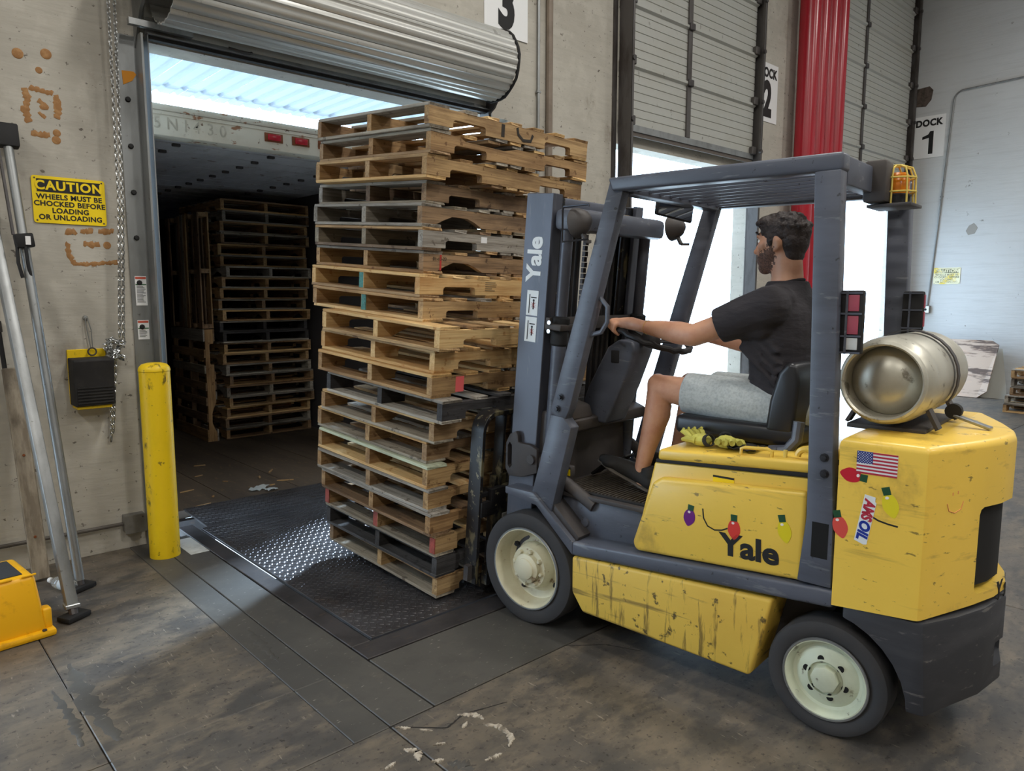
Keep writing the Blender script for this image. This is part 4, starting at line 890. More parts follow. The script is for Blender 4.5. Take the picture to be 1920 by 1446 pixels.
for a in (radians(90), radians(215), radians(325)):
    bm = nb(); bar(bm, (.03*cos(a), .03*sin(a), -.02), (.185*cos(a), .185*sin(a), 0), .032, .012); bevel(bm, .004); bmesh.ops.transform(bm, matrix=SWM, verts=bm.verts); fp('spoke', bm, m_hose, swr)
bm = nb(); lathe(bm, [(0, -.055), (.05, -.05), (.052, -.02), (.04, .004), (0, .006)], (0, 0, 0), (0, 0, 1), 20); bmesh.ops.transform(bm, matrix=SWM, verts=bm.verts); fp('hub', bm, m_hose, swr)
for k, x in enumerate((.17, .22, .27)):
    bm = nb(); tube(bm, [(x, -.05, 1.0), (x, -.16, 1.22), (x, -.18, 1.26)], .006, 8); lv_ = fp('hydraulic_lever', bm, m_chr); bm = nb(); lathe(bm, [(0, -.02), (.014, -.015), (.016, .01), (0, .022)], (x, -.185, 1.27), (0, -.3, 1), 12); fp('knob', bm, m_black, lv_)
for x in (-.08, .1): fprism('pedal', [(-.10, .70), (-.20, .78), (-.205, .77), (-.11, .69)], x-.045, x+.045, m_black, .003)
fbox('warning_box', (-.40, -.165, .735), (-.36, -.085, .785), m_fk2, .008); fbox('warning_plate', (-.4025, -.16, .74), (-.401, -.09, .77), m_sign, 0)
# ---- overhead guard
def pil(x0, x1):
    fprism('front_pillar', [(-.42, 2.055), (-.485, 2.01), (-.222, 1.075), (-.19, 1.01), (-.115, 1.045), (-.112, 1.06)], x0, x1, m_fk, .006)
    fprism('pillar_foot', [(-.118, 1.04), (-.19, 1.035), (-.235, .99), (-.115, .545), (-.03, .62), (.01, .60), (-.045, .78)], x0-.006, x1+.006, m_fk, .005)
pil(-.505, -.445); pil(.445, .505)
for (y, z) in ((-.152, 1.125), (-.135, 1.07)):
    bm = nb(); lathe(bm, [(.016, 0), (.016, .003), (.010, .003), (.010, .012), (0, .013)], (-.511, y-.02, z), (-1, 0, 0), 8); fp('pillar_bolt', bm, m_bolt)
for s in (-1, 1):
    x0, x1 = sorted((s*.525, s*.455))
    fprism('rear_post', [(-1.262, 2.0), (-1.288, 1.008), (-1.292, .80), (-1.27, .56), (-1.39, .56), (-1.385, .80), (-1.373, 1.02), (-1.350, 2.0)], x0, x1, m_fk, .007)
    fprism('side_beam', [(-.44, 2.01), (-.42, 2.066), (-1.355, 2.056), (-1.355, 1.995)], *sorted((s*.525, s*.44)), m_fk, .012, seg=3)
fbox('front_beam', (-.44, -.50, 2.0), (.44, -.43, 2.045), m_fk, .006); fbox('rear_beam', (-.455, -1.352, 1.955), (.455, -1.30, 2.05), m_fk, .006)
for k in range(9):
    x = -.40+k*.10; fbox('roof_bar', (x-.007, -1.30, 2.012), (x+.007, -.50, 2.036), m_fk, .002, seg=1)
for (y, z) in ((-1.345, 1.024), (-1.348, .967)):
    bm = nb(); lathe(bm, [(.016, 0), (.016, .003), (.010, .003), (.010, .014), (0, .015)], (-.525, y, z), (-1, 0, 0), 8); fp('post_bolt', bm, m_bolt)
fbox('post_slot_shade', (-.5262, -1.372, .662), (-.5248, -1.315, .79), m_dark, 0)  # flat dark plate painted in for the slot's shade, post is solid
bm = nb(); tube(bm, [(-.475, -.32, 1.575), (-.475, -.365, 1.57), (-.475, -.40, 1.535), (-.475, -.40, 1.47), (-.475, -.37, 1.425), (-.475, -.275, 1.40)], .0105, 10); fp('grab_handle', bm, m_fk)
# ---- lamps, mirror, beacon
def lamp(x, y, z):
    bm = nb(); lathe(bm, [(0, -.07), (.02, -.065), (.045, -.045), (.062, -.01), (.066, .012), (.062, .018), (.055, .014), (0, .010)], (x, y, z), (0, 1, -.1), 24); l_ = fp('work_lamp', bm, m_fk2)
    bm = nb(); lathe(bm, [(0, .016), (.03, .015), (.054, .0145)], (x, y, z), (0, 1, -.1), 24); fp('lens', bm, m_clr, l_)
    bm = nb(); bar(bm, (x, y-.03, z-.05), (x, y-.05, z-.085), .03, .012); bar(bm, (x, y-.05, z-.085), (x+(.03 if x > 0 else -.03), y-.08, z-.085), .02, .012); fp('bracket', bm, m_fk2, l_)
    return l_
l_ = lamp(-.50, -.255, 1.895); lamp(.46, -.235, 1.93)
bm = nb(); tube(bm, [(-.535, -.20, 1.965), (-.535, -.335, 1.965), (-.535, -.335, 1.955)], .005, 6); tube(bm, [(-.535, -.20, 1.965), (-.535, -.195, 1.95), (-.535, -.195, 1.815), (-.535, -.33, 1.82)], .005, 6); fp('lamp_guard', bm, m_bolt, l_)
MRM = Matrix.Translation((.13, -.405, 1.985)) @ Matrix.Rotation(radians(-20), 4, 'Z') @ Matrix.Rotation(radians(8), 4, 'Y')
bm = nb(); box(bm, (0, 0, 0), (.24, .022, .085)); bevel(bm, .010, 3); bmesh.ops.transform(bm, matrix=MRM, verts=bm.verts); mr = fp('mirror', bm, m_black)
bm = nb(); box(bm, (0, -.0125, 0), (.222, .003, .072)); bmesh.ops.transform(bm, matrix=MRM, verts=bm.verts); fp('glass', bm, m_glass, mr)
bm = nb(); tube(bm, [(.13, -.40, 2.02), (.13, -.43, 2.04)], .007, 8); fp('stalk', bm, m_bolt, mr)
bx, by, bz = -.03, -1.405, 1.915
bm = nb(); box(bm, (bx-.0, by+.02, bz+.06), (.10, .08, .15)); bevel(bm, .012, 2); bmesh.ops.translate(bm, verts=bm.verts, vec=(-.075, .025, .02)); fp('beacon_mount', bm, m_fk2)
fbox('beacon_shelf', (bx-.10, by-.075, bz-.012), (bx+.075, by+.075, bz), m_fk2, .003)
bm = nb(); lathe(bm, [(.0, 0), (.05, 0), (.05, .035), (.043, .04), (0, .04)], (bx, by, bz), (0, 0, 1), 20); fp('beacon_base', bm, m_black)
bm = nb(); lathe(bm, [(.044, .04), (.045, .05), (.045, .09), (.042, .096), (.042, .106), (.034, .115), (0, .117)], (bx, by, bz), (0, 0, 1), 24); fp('beacon_lens', bm, m_amb)
cg = None
for k in range(8):
    a = 2*pi*k/8; u, v = cos(a), sin(a)
    bm = nb(); tube(bm, [(bx+u*.068, by+v*.068, bz), (bx+u*.064, by+v*.064, bz+.10), (bx+u*.052, by+v*.052, bz+.13), (bx+u*.02, by+v*.02, bz+.142)], .0035, 6); fp('cage_wire', bm, m_cage)
for r, z in ((.067, .045), (.065, .095), (.02, .142)):
    bm = nb(); tube(bm, [(bx+r*cos(2*pi*k/20), by+r*sin(2*pi*k/20), bz+z) for k in range(20)], .0035, 6, closed=True); fp('cage_ring', bm, m_cage)
# tail lamps on the rear posts
for x in (-.455, .455):
    fbox('tail_lamp', (x-.03, -1.432, 1.385), (x+.006, -1.352, 1.60), m_black, .008)
    for z0, z1, m_ in ((1.40, 1.44, m_clr), (1.452, 1.515, m_redl2), (1.53, 1.585, m_redl2)):
        fbox('tail_lens', (x-.034, -1.42, z0), (x-.0295, -1.38, z1), m_, .002) if x < 0 else fbox('tail_lens', (x-.022, -1.4355, z0), (x+.0, -1.4315, z1), m_, .002)
    for z in (1.39, 1.446, 1.522, 1.592): fbox('lamp_guard_bar', (x-.038, -1.43, z-.003), (x-.033, -1.355, z+.003), m_fk, 0)
    fbox('lamp_guard_bar', (x-.038, -1.385, 1.385), (x-.033, -1.378, 1.60), m_fk, 0)
# ---- counterweight
half = [(-.528, -1.395), (-.528, -1.652), (-.524, -1.664), (-.512, -1.673), (-.47, -1.69), (-.36, -1.735), (-.25, -1.778), (-.12, -1.82), (0, -1.838)]
plan = half+[(-x, y) for x, y in half[-2::-1]]
bm = nb(); prism(bm, plan, 'z', .505, 1.105)
for v in bm.verts:
    if v.co.z < .6: v.co.z += .02*max(0, (-v.co.y-1.395)/.25)*(1 if v.co.y > -1.66 else 1)
bmesh.ops.bevel(bm, geom=[e for e in bm.edges if all(v.co.z > 1.0 for v in e.verts)], offset=.04, segments=4, profile=.5, affect='EDGES', clamp_overlap=True)
cw = fp('counterweight', bm, m_fy, smooth=30)
k1 = nb(); b2(k1, (-.25, -2.0, .57), (.25, -1.62, .875)); bevel(k1, .025, 2); cut(cw, [k1])
bm = nb(); prism(bm, [(-.248, -1.625), (-.248, -1.755), (-.12, -1.797), (0, -1.812), (.12, -1.797), (.248, -1.762), (.248, -1.625)], 'z', .59, .873); fp('recess_shade_fill', bm, m_dark)  # dark block fills the rear recess in place of its interior shade
lowp = [(-.52, -1.43), (-.522, -1.665), (-.516, -1.68), (-.50, -1.69), (-.36, -1.755), (-.2, -1.81), (0, -1.845)]; lowp = lowp+[(-x, y) for x, y in lowp[-2::-1]]
bm = nb(); prism(bm, lowp, 'z', .20, .52)
for v in bm.verts:
    if v.co.z < .3 and v.co.y < -1.6: v.co.y += -.02 if v.co.y > -1.72 else .0
bevel(bm, .012, 2, 40); cwl = fp('lower_counterweight', bm, m_blkp, smooth=30)
k1 = nb(); tube(k1, [(-.7, -1.36, .19), (-.25, -1.36, .19)], .29, 32); k2 = nb(); tube(k2, [(.7, -1.36, .19), (.25, -1.36, .19)], .29, 32); k3 = nb(); b2(k3, (-.08, -2, .27), (.12, -1.78, .36)); bevel(k3, .012, 2); cut(cwl, [k1, k2, k3])
# ---- propane cradle
fbox('tank_cradle', (-.26, -1.60, 1.1), (.26, -1.34, 1.118), m_fk2, .004)
for x in (-.2, .14):
    for y, s in ((-1.60, -1), (-1.36, 1)):
        bm = nb(); bar(bm, (x, y+s*.03, 1.118), (x, y-s*.0-s*.005, 1.185), .06, .012, (0, 1, 0)); fp('cradle_arm', bm, m_fk2)
for x in (.02,):
    bm = nb(); P = [(-1.475+.166*cos(a), 1.285+.166*sin(a)) for a in [radians(-35+k*250/20) for k in range(21)]]
    Q = [(-1.475+.171*cos(a), 1.285+.171*sin(a)) for a in [radians(-35+k*250/20) for k in range(21)]]
    prism(bm, P+Q[::-1], 'x', x-.02, x+.02); fp('tank_strap', bm, m_fk2)
bm = nb(); bar(bm, (.03, -1.62, 1.15), (.0, -1.76, 1.112), .03, .012); bevel(bm, .003); fp('strap_latch', bm, m_zinc)
bm = nb(); lathe(bm, [(0, -.02), (.028, -.018), (.028, .018), (0, .02)], (.03, -1.635, 1.16), (1, 0, 0), 16); fp('strap_roller', bm, m_black)
# ---- mast
MM = Matrix.Translation((0, .255, .10)) @ Matrix.Rotation(radians(4.9), 4, 'X')
def mp(name, bm, m, bv=0, seg=1, parent=None):
    if bv: bevel(bm, bv, seg)
    bmesh.ops.transform(bm, matrix=MM, verts=bm.verts); return fp(name, bm, m, parent)
def mbox(name, lo, hi, m, bv=.003, parent=None):
    bm = nb(); b2(bm, lo, hi); return mp(name, bm, m, bv, 2, parent)
for s in (-1, 1):
    bm = nb(); X = lambda a: s*a
    pts = [(X(.43), -.16), (X(.43), 0), (X(.352), 0), (X(.352), -.022), (X(.412), -.022), (X(.412), -.138), (X(.352), -.138), (X(.352), -.16)]
    prism(bm, pts, 'z', -.04, 1.965); mp('outer_mast_rail', bm, m_rail, .003)
    bm = nb(); pts = [(X(.405), -.13), (X(.405), -.03), (X(.29), -.03), (X(.29), -.05), (X(.385), -.05), (X(.385), -.11), (X(.29), -.11), (X(.29), -.13)]
    prism(bm, pts, 'z', .0, 1.955); mp('inner_mast_rail', bm, m_fork)
    bm = nb(); tube(bm, [(s*.375, -.215, .05), (s*.375, -.215, 1.36)], .036, 18); cy_ = mp('lift_cylinder', bm, m_fk)
    bm = nb(); tube(bm, [(s*.375, -.215, 1.36), (s*.375, -.215, 1.86)], .030, 18); mp('cylinder_rod', bm, m_rail, parent=cy_)
    bm = nb(); lathe(bm, [(.036, 1.27), (.044, 1.28), (.044, 1.33), (.040, 1.34), (.046, 1.36), (.046, 1.40), (.03, 1.41)], (s*.375, -.215, 0), (0, 0, 1), 18); mp('cylinder_gland', bm, m_black, parent=cy_)
    mbox('cylinder_clamp', (min(s*.44, s*.31), -.262, 1.345), (max(s*.44, s*.31), -.168, 1.375), m_fk2, .006)
    for zz in (1.34, 1.38):
        bm = nb(); lathe(bm, [(0, 0), (.010, 0), (.010, .012), (0, .012)], (s*.44, -.20, zz), (s, 0, 0), 8); mp('clamp_bolt', bm, m_chr)
    # tilt bracket with a slot
    bm = nb(); prism(bm, [(.205, .73), (.20, .86), (.175, .905), (.135, .925), (.120, .905), (.118, .87), (.045, .868), (.0, .85), (-.0, .735), (.10, .70), (.18, .695)], 'x', min(s*.432, s*.462), max(s*.432, s*.462)); bevel(bm, .006, 2)
    tb = fp('tilt_bracket', bm, m_fk2); kc = nb(); prism(kc, [(.188, .75), (.186, .85), (.172, .868), (.158, .85), (.160, .75), (.174, .735)], 'x', min(s*.40, s*.5), max(s*.40, s*.5)); cut(tb, [kc])
    bm = nb(); lathe(bm, [(0, 0), (.022, 0), (.022, .015), (0, .016)], (s*.462, .03, .80), (s, 0, 0), 12); fp('tilt_pin', bm, m_fk2)
    bm = nb(); tube(bm, [(s*.42, .03, .80), (s*.40, -.3, .62)], .03, 14); fp('tilt_cylinder', bm, m_fk2)
mbox('top_crossmember', (-.425, -.31, 1.80), (.425, -.165, 1.90), m_fk, .028)
mbox('mast_tie', (-.43, -.19, 1.34), (.43, -.165, 1.40), m_fk2); mbox('mast_tie', (-.43, -.19, .35), (.43, -.162, .45), m_fk2); mbox('mast_tie', (-.43, -.19, -.03), (.43, -.162, .08), m_fk2)
mbox('mast_top_tie', (-.40, -.13, 1.90), (.40, -.03, 1.955), m_fk, .008)
for k, x in enumerate((-.20, -.15, -.10, .09, .14, .19, .24)):
    bm = nb(); tube(bm, [(x, -.10, .35), (x+.005, -.105, 1.0), (x-.004, -.10, 1.83)], .014 if k % 2 else .017, 8); mp('hydraulic_hose', bm, m_hose)
for x in (-.04, .04):
    bm = nb()
    for q in range(54): b2(bm, (x-.014, -.06-.004*(q % 2), .32+q*.028), (x+.014, -.045, .345+q*.028))
    mp('leaf_chain', bm, m_steel_dk)
bm = nb(); tube(bm, [(0, -.05, .02), (0, -.05, .9)], .045, 18); mp('free_lift_cylinder', bm, m_fk)
fbox('mast_plate_sticker', (.15, -.058, 1.965), (.30, -.0565, 1.995), mat('tan_sticker', c(206, 180, 130), .6), 0)
# ---- carriage, backrest, forks
mbox('carriage_bar', (-.47, .075, .40), (.47, .115, .50), m_fork); mbox('carriage_bar', (-.47, .075, -.02), (.47, .115, .09), m_fork)
for s in (-1, 1): mbox('carriage_side', (min(s*.30, s*.26), -.10, .02), (max(s*.30, s*.26), .075, .5), m_fork); mbox('carriage_stay', (min(s*.54, s*.42), .08, .36), (max(s*.54, s*.42), .10, .44), m_fork)
for s in (-1, 1):
    bm = nb(); P = []; Q = []
    path = [(s*.55, -.0), (s*.55, .80)]+[(s*(.55-.10*(1-cos(a))), .80+.10*sin(a)) for a in [k*pi/2/6 for k in range(1, 7)]]+[(0, .90)]
    inn = [(s*.528, -.0), (s*.528, .795)]+[(s*(.528-.085*(1-cos(a))), .795+.083*sin(a)) for a in [k*pi/2/6 for k in range(1, 7)]]+[(0, .878)]
    prism(bm, path+inn[::-1], 'y', .09, .175); mp('backrest_frame', bm, m_fork, .002)
    bm = nb(); bar(bm, (s*.54, .13, .02), (s*.54, .13, .10), .03, .09); mp('frame_shoe', bm, m_fk2)
for x in (-.36, -.22, -.07, .07, .22, .36): mbox('backrest_bar', (x-.008, .10, .48), (x+.008, .165, .88), m_fork, .002)
mbox('backrest_rail', (-.528, .10, .46), (.528, .165, .485), m_fork)
for s in (-1, 1):
    bm = nb(); x0, x1 = s*.34-.055, s*.34+.055
    prism(bm, [(.118, .55), (.16, .55), (.165, -.045), (1.15, -.062), (1.20, -.07), (1.20, -.076), (.20, -.092), (.14, -.085), (.118, -.04)], 'x', x0, x1); mp('fork', bm, m_fork, .004)
bm = nb(); lathe(bm, [(0, 0), (.055, 0), (.06, .03), (.03, .05), (.03, .07), (0, .07)], (-.22, .06, .53), (0, 0, 1), 14); mp('chain_anchor', bm, m_steel_dk)
mbox('carriage_plate', (-.38, .062, .16), (-.30, .07, .36), m_box, .002)
# ---- stickers and lettering on the left side
XS = -.5085
def side(y, z, x=XS): return frame((x, y, z), (0, -1, 0), (0, 0, 1))
text('maker_lettering', 'Yale', .118, m_ink, fk, Matrix.Translation((0, 0, 0)) @ side(-1.082, .625) @ Matrix.Rotation(radians(2), 4, 'Z'), bold=.035, sx=1.12, ext=.0006)
m_stw = mat('sticker_white', c(226, 230, 230), .4)
TM = MM @ frame((-.431, -.075, 1.665), (0, 0, 1), (0, 1, 0))
text('mast_lettering', 'Yale', .118, m_stw, fk, TM, bold=.035, sx=1.0, ext=.0006)
m_prred = mat('sticker_print_red', c(180, 60, 50), .5)
for w0 in (1.40, 1.275):
    bm = nb(); b2(bm, (-.4318, -.112, w0), (-.4306, -.042, w0+.118)); bevel(bm, .0004); ps = mp('pictogram_sticker', bm, m_stw)
    bm = nb(); b2(bm, (-.4326, -.062, w0+.01), (-.4318, -.057, w0+.10)); mp('printed_mast', bm, m_ink, parent=ps)
    bm = nb(); b2(bm, (-.4326, -.102, w0+.083), (-.4318, -.068, w0+.088)); mp('printed_load', bm, m_ink, parent=ps)
    bm = nb(); lathe(bm, [(0, 0), (.006, 0), (.006, .0006), (0, .0006)], (-.4318, -.085, w0+.072), (-1, 0, 0), 10); b2(bm, (-.4324, -.089, w0+.03), (-.4318, -.081, w0+.066)); mp('printed_person', bm, m_ink, parent=ps)
    bm = nb()
    for q in range(8):
        a = q*pi/4; bar(bm, (-.4325, -.085, w0+.05), (-.4325, -.085+.016*cos(a), w0+.05+.016*sin(a)), .0006, .004, (1, 0, 0))
    mp('printed_burst', bm, m_prred, parent=ps)
# coloured bulbs
m_grn = mat('bulb_cap_green', c(28, 74, 46), .4); m_hi = mat('bulb_glint', c(236, 226, 226), .4)
def bulb(y, z, col, rot, x=XS, h=.056, w=.024, nm='bulb'):
    h *= 1.28; rot = -rot; w *= 1.04
    m_ = mat('bulb_'+nm, col, .35)
    M = Matrix.Translation((x, y, z)) @ Matrix.Rotation(rot, 4, 'X')
    def q(bm, m, name, par=None):
        bmesh.ops.transform(bm, matrix=M, verts=bm.verts); return fp(name, bm, m, par)
    pts = []
    for k in range(24):
        a = 2*pi*k/24; u = cos(a); zz = -h*.12+h*.5*sin(a); wv = w*u*(1 if sin(a) > -.2 else 1-.42*((-sin(a)-.2)/.8)**1.4)
        pts.append((wv, zz))
    bm = nb(); prism(bm, pts, 'x', -.0006, .002); b_ = q(bm, m_, 'bulb_sticker')
    bm = nb(); prism(bm, [(-.012, h*.30), (-.013, h*.62), (.013, h*.62), (.012, h*.30)], 'x', -.0012, .001); q(bm, m_grn, 'bulb_cap', b_)
    bm = nb(); prism(bm, [(.006*cos(k*pi/5)+w*.15, .005*sin(k*pi/5)+h*.2) for k in range(10)], 'x', -.0014, .0); q(bm, m_hi, 'bulb_highlight', b_)
bulb(-.831, .708, c(106, 26, 120), radians(-8), nm='purple'); bulb(-1.019, .70, c(214, 60, 52), radians(2), nm='red', h=.062); bulb(-1.211, .735, c(226, 206, 30), radians(14), nm='yellow', h=.066)
XC = -.5285
bulb(-1.444, .978, c(196, 28, 48), radians(-97), XC, nm='crimson'); bulb(-1.561, .905, c(228, 210, 40), radians(18), XC, h=.066, nm='lemon'); bulb(-1.408, .80, c(216, 80, 70), radians(16), XC, h=.062, nm='coral')
bm = nb(); tube(bm, [(XS, -.887, .748), (XS, -.892, .71), (XS, -.91, .682), (XS, -.94, .672), (XS, -.97, .678), (XS, -.993, .690)], .003, 6)
for v in bm.verts: v.co.x = XS+(v.co.x-XS)*.25
fp('printed_wire', bm, m_ink)
bm = nb(); tube(bm, [(XC, -1.506, .849), (XC, -1.53, .838), (XC, -1.56, .832), (XC, -1.59, .829)], .003, 6)
for v in bm.verts: v.co.x = XC+(v.co.x-XC)*.25
fp('printed_wire', bm, m_ink)
# flag
m_fr = mat('flag_red', c(176, 34, 58), .5); m_fb = mat('flag_blue', c(36, 52, 124), .5)
FY0, FY1, FZ0, FZ1 = -1.452, -1.578, .990, 1.066
bm = nb(); b2(bm, (XC-.0012, FY1, FZ0), (XC+.002, FY0, FZ1)); flg = fp('flag_sticker', bm, m_stw)
hs = (FZ1-FZ0)/13
for k in range(0, 13, 2):
    bm = nb(); b2(bm, (XC-.0018, FY1, FZ0+k*hs), (XC-.0012, FY0, FZ0+(k+1)*hs)); fp('stripe', bm, m_fr, flg)
bm = nb(); b2(bm, (XC-.0024, FY0-.05, FZ1-7*hs), (XC-.0018, FY0, FZ1)); fp('canton', bm, m_fb, flg)
bm = nb()
for r in range(9):
    for q in range(6 if r % 2 == 0 else 5):
        yy = FY0-.0042-q*.0083-(0 if r % 2 == 0 else .0042); zz = FZ1-.0045-r*.0044
        lathe(bm, [(0, 0), (.0015, 0)], (XC-.0026, yy, zz), (-1, 0, 0), 5)
o = fp('flag_stars', bm, m_white, flg, smooth=0); o['kind'] = 'stuff'
# oil maker sticker, reading upwards
AM = frame((XC-.001, -1.490, .833), (0, .16, -1), (0, -1, -.16))
bm = nb(); prism(bm, [(-.085, -.020), (-.085, .014), (-.07, .016), (-.066, .021), (.082, .021), (.086, .012), (.080, -.020)], 'z', -.001, .0004); bmesh.ops.transform(bm, matrix=AM, verts=bm.verts); am = fp('oil_sticker', bm, m_stw)
m_ablu = mat('sticker_blue', c(24, 50, 150), .4)
text('oil_lettering', 'AMS', .046, m_fr, am, AM @ Matrix.Translation((-.036, 0, .0008)), bold=.05, sx=.8, shear=.2, ext=.0003)
text('oil_lettering', 'OIL', .046, m_ablu, am, AM @ Matrix.Translation((.036, 0, .0008)), bold=.05, sx=.95, shear=.2, ext=.0003)
# warning label on the hood
bm = nb(); b2(bm, (-.4772, -1.0, .853), (-.474, -.912, .884)); wl = fp('warning_label', bm, m_sign); bm = nb(); b2(bm, (-.4778, -1.0, .876), (-.4772, -.912, .884)); fp('label_band', bm, m_ink, wl)
# smiley drawn on the counterweight's curved back
m_chalk = mat('pink_chalk', c(226, 150, 96), .9)
def onback(x, z, e=.0006):
    for (xa, ya), (xb, yb) in zip(half, half[1:]):
        if xa <= x <= xb and xb > xa: return (x, ya+(yb-ya)*(x-xa)/(xb-xa)-e, z)
for pts in ([(-.40, .945), (-.40, .935)], [(-.375, .948), (-.375, .938)], [(-.425, .91), (-.415, .885), (-.385, .875), (-.355, .885), (-.345, .91)]):
    bm = nb(); tube(bm, [onback(*p) for p in pts], .0016, 5); fp('chalk_mark', bm, m_chalk)
for ch_, x_ in zip('Yale', (-.065, .002, .048, .092)):
    q_ = onback(-abs(x_), .548, .0012); text('rear_lettering', ch_, .095, m_ink, fk, frame((x_, q_[1], q_[2]), (1, -.15 if x_ < -.03 else (.1 if x_ > .03 else 0), 0), (0, 0, 1)), bold=.03, ext=.0006)
# ---- the truck is narrower than first laid out: bring its right side in, parts keep their left faces
def _nar(o):
    for ch in o.children:
        if ch.data and ch.data.users == 1: ch.data.transform(Matrix.Translation((-.53, 0, 0)) @ Matrix.Diagonal((.89, 1, 1, 1)) @ Matrix.Translation((.53, 0, 0)))
        _nar(ch)
_nar(fk)
# ================================================================== THE DRIVER (local forklift frame)
pe = thing('person', 'person in a black T-shirt and grey shorts sitting at the forklift wheel', 'person', FO, (0, 0, TH))
m_skin = mat('skin', c(204, 152, 122), .5, layers=[(14, I3, .45, .7, c(178, 116, 90), .55), (3, I3, .5, .7, c(204, 150, 122), .5)]); m_skin.node_tree.nodes['Principled BSDF'].inputs['Subsurface Weight'].default_value = .08
m_skin.node_tree.nodes['Principled BSDF'].inputs['Subsurface Radius'].default_value = (.02, .008, .004)
m_beard = mat('stubble', c(122, 88, 72), .7, layers=[(160, I3, .42, .58, c(66, 47, 40), .8)])
m_hair = mat('dark_hair', c(46, 35, 32), .6, bump=(70, (1, 1, 1), .9, .01))
m_shirt = mat('black_cotton', c(44, 40, 44), .85, layers=[(5, I3, .5, .7, c(36, 32, 36), .6)], bump=(7, (1, 1, 2.2), .5, .03))
m_short = mat('heather_grey_jersey', c(186, 192, 192), .9, layers=[(90, I3, .45, .62, c(160, 166, 168), .7)], bump=(9, (2.2, .8, 1), .45, .02))
m_shoe = mat('black_shoe_mesh', c(36, 34, 33), .75, bump=(160, I3, .3, .002)); m_sole = mat('grey_shoe_sole', c(84, 78, 72), .7)
XC0 = -.05
def ell(bm, ctr, r, rot=None, seg=20):
    M = Matrix.Translation(ctr)
    if rot is not None: M = M @ Euler(rot).to_matrix().to_4x4()
    bmesh.ops.create_uvsphere(bm, u_segments=seg, v_segments=seg//2, radius=1, matrix=M @ Matrix.Diagonal((*r, 1)))
def limb(bm, pts, rs, round0=True, round1=True, seg=18):
    P = [Vector(p) for p in pts]; PP = []; RR = []
    for i in range(len(P)-1):
        for k in range(4):
            f = k/4; PP.append(P[i].lerp(P[i+1], f)); RR.append(rs[i]+(rs[i+1]-rs[i])*f)
    PP.append(P[-1]); RR.append(rs[-1]); tube(bm, PP, RR, seg)
    if round0: ell(bm, P[0], (rs[0],)*3)
    if round1: ell(bm, P[-1], (rs[-1],)*3)
def rings(bm, lv, seg=28):
    """stack of horizontal ellipses (cx, cy, z, rx, ry)"""
    R = []
    for (x, y, z, a, b) in lv: R.append([bm.verts.new((x+a*cos(2*pi*k/seg), y+b*sin(2*pi*k/seg), z)) for k in range(seg)])
    fs = [bm.faces.new(R[0][::-1]), bm.faces.new(R[-1])]
    for A, B in zip(R, R[1:]):
        for k in range(seg): l = (k+1) % seg; fs.append(bm.faces.new((A[k], A[l], B[l], B[k])))
    bmesh.ops.recalc_face_normals(bm, faces=fs)
def remesh(name, bm, m, vox, parent, sm=4):
    o = mk(name, bm, m, None, smooth=0)
    modmesh(o, [('REMESH', dict(mode='VOXEL', voxel_size=vox)), ('SMOOTH', dict(iterations=sm, factor=.5))])
    for p in o.data.polygons: p.use_smooth = True
    o.data.materials.clear()
    for q in (m if isinstance(m, list) else [m]): o.data.materials.append(q)
    o.parent = parent
    return o
HC = Vector((XC0, -.975, 1.808))      # skull centre
def H(x, y, z): return HC+Vector((x, y, z))
bm = nb()
ell(bm, H(0, 0, .005), (.077, .097, .098)); ell(bm, H(0, .045, -.055), (.060, .058, .068)); ell(bm, H(0, .068, -.108), (.032, .030, .030)); ell(bm, H(0, .035, -.09), (.052, .05, .042))
ell(bm, H(0, .088, .022), (.05, .016, .016)); ell(bm, H(0, .098, -.028), (.013, .017, .026), (radians(18), 0, 0)); ell(bm, H(0, .110, -.042), (.015, .014, .012)); ell(bm, H(0, .094, -.075), (.024, .012, .008)); ell(bm, H(0, .092, -.088), (.022, .011, .007))
for s in (-1, 1):
    ell(bm, H(s*.079, -.004, -.012), (.009, .020, .032), (radians(-12), 0, s*radians(24))); ell(bm, H(s*.078, .002, -.038), (.008, .012, .012)); ell(bm, H(s*.045, .062, -.02), (.024, .024, .026))
limb(bm, [H(0, -.03, -.24), H(0, -.022, -.08)], [.070, .061]); ell(bm, H(0, -.03, -.235), (.11, .075, .04))
rings(bm, [(XC0, -1.01, 1.06, .12, .09), (XC0, -1.01, 1.25, .12, .09), (XC0, -1.0, 1.5, .14, .09), (XC0, -1.0, 1.58, .10, .07)])
# left arm, hand closed on the rim
def arm(sh, el, wr, G, n, o_, t, flip):
    sh, el, wr, G, n, o_, t = (Vector(q) for q in (sh, el, wr, G, n, o_, t))
    limb(bm, [sh, sh.lerp(el, .55), el, el.lerp(wr, .3), wr], [.052, .050, .048, .050, .030])
    d = (G-wr); mid = wr.lerp(G, .5)+n*.018+o_*.006
    limb(bm, [wr, mid, G+n*.024], [.027, .030, .024])
    for k, s in enumerate((-.030, -.010, .010, .029)):
        R = G+t*s; L = (.9, 1.05, 1.0, .85)[k]
        limb(bm, [mid+t*s*.6, R+n*.031*L+o_*.004, R+n*.020+o_*.031*L, R-n*.012+o_*.026, R-n*.024-o_*.002], [.012, .0115, .0105, .010, .009], seg=10)
    limb(bm, [wr.lerp(mid, .4)-o_*.014, mid-o_*.030+t*flip*.02, G-o_*.024+t*flip*.046+n*.006, G-o_*.014+t*flip*.066+n*.010], [.014, .013, .0115, .009], seg=10)
a_ = radians(142); nW = Vector((0, -sin(radians(20)), cos(radians(20)))); wc = Vector((-.058, -.37, 1.392))
def rim(a): return wc+Vector((.169*cos(a), .19*sin(a)*cos(radians(20)), .19*sin(a)*sin(radians(20))))
def rad(a): return (rim(a)-wc).normalized()
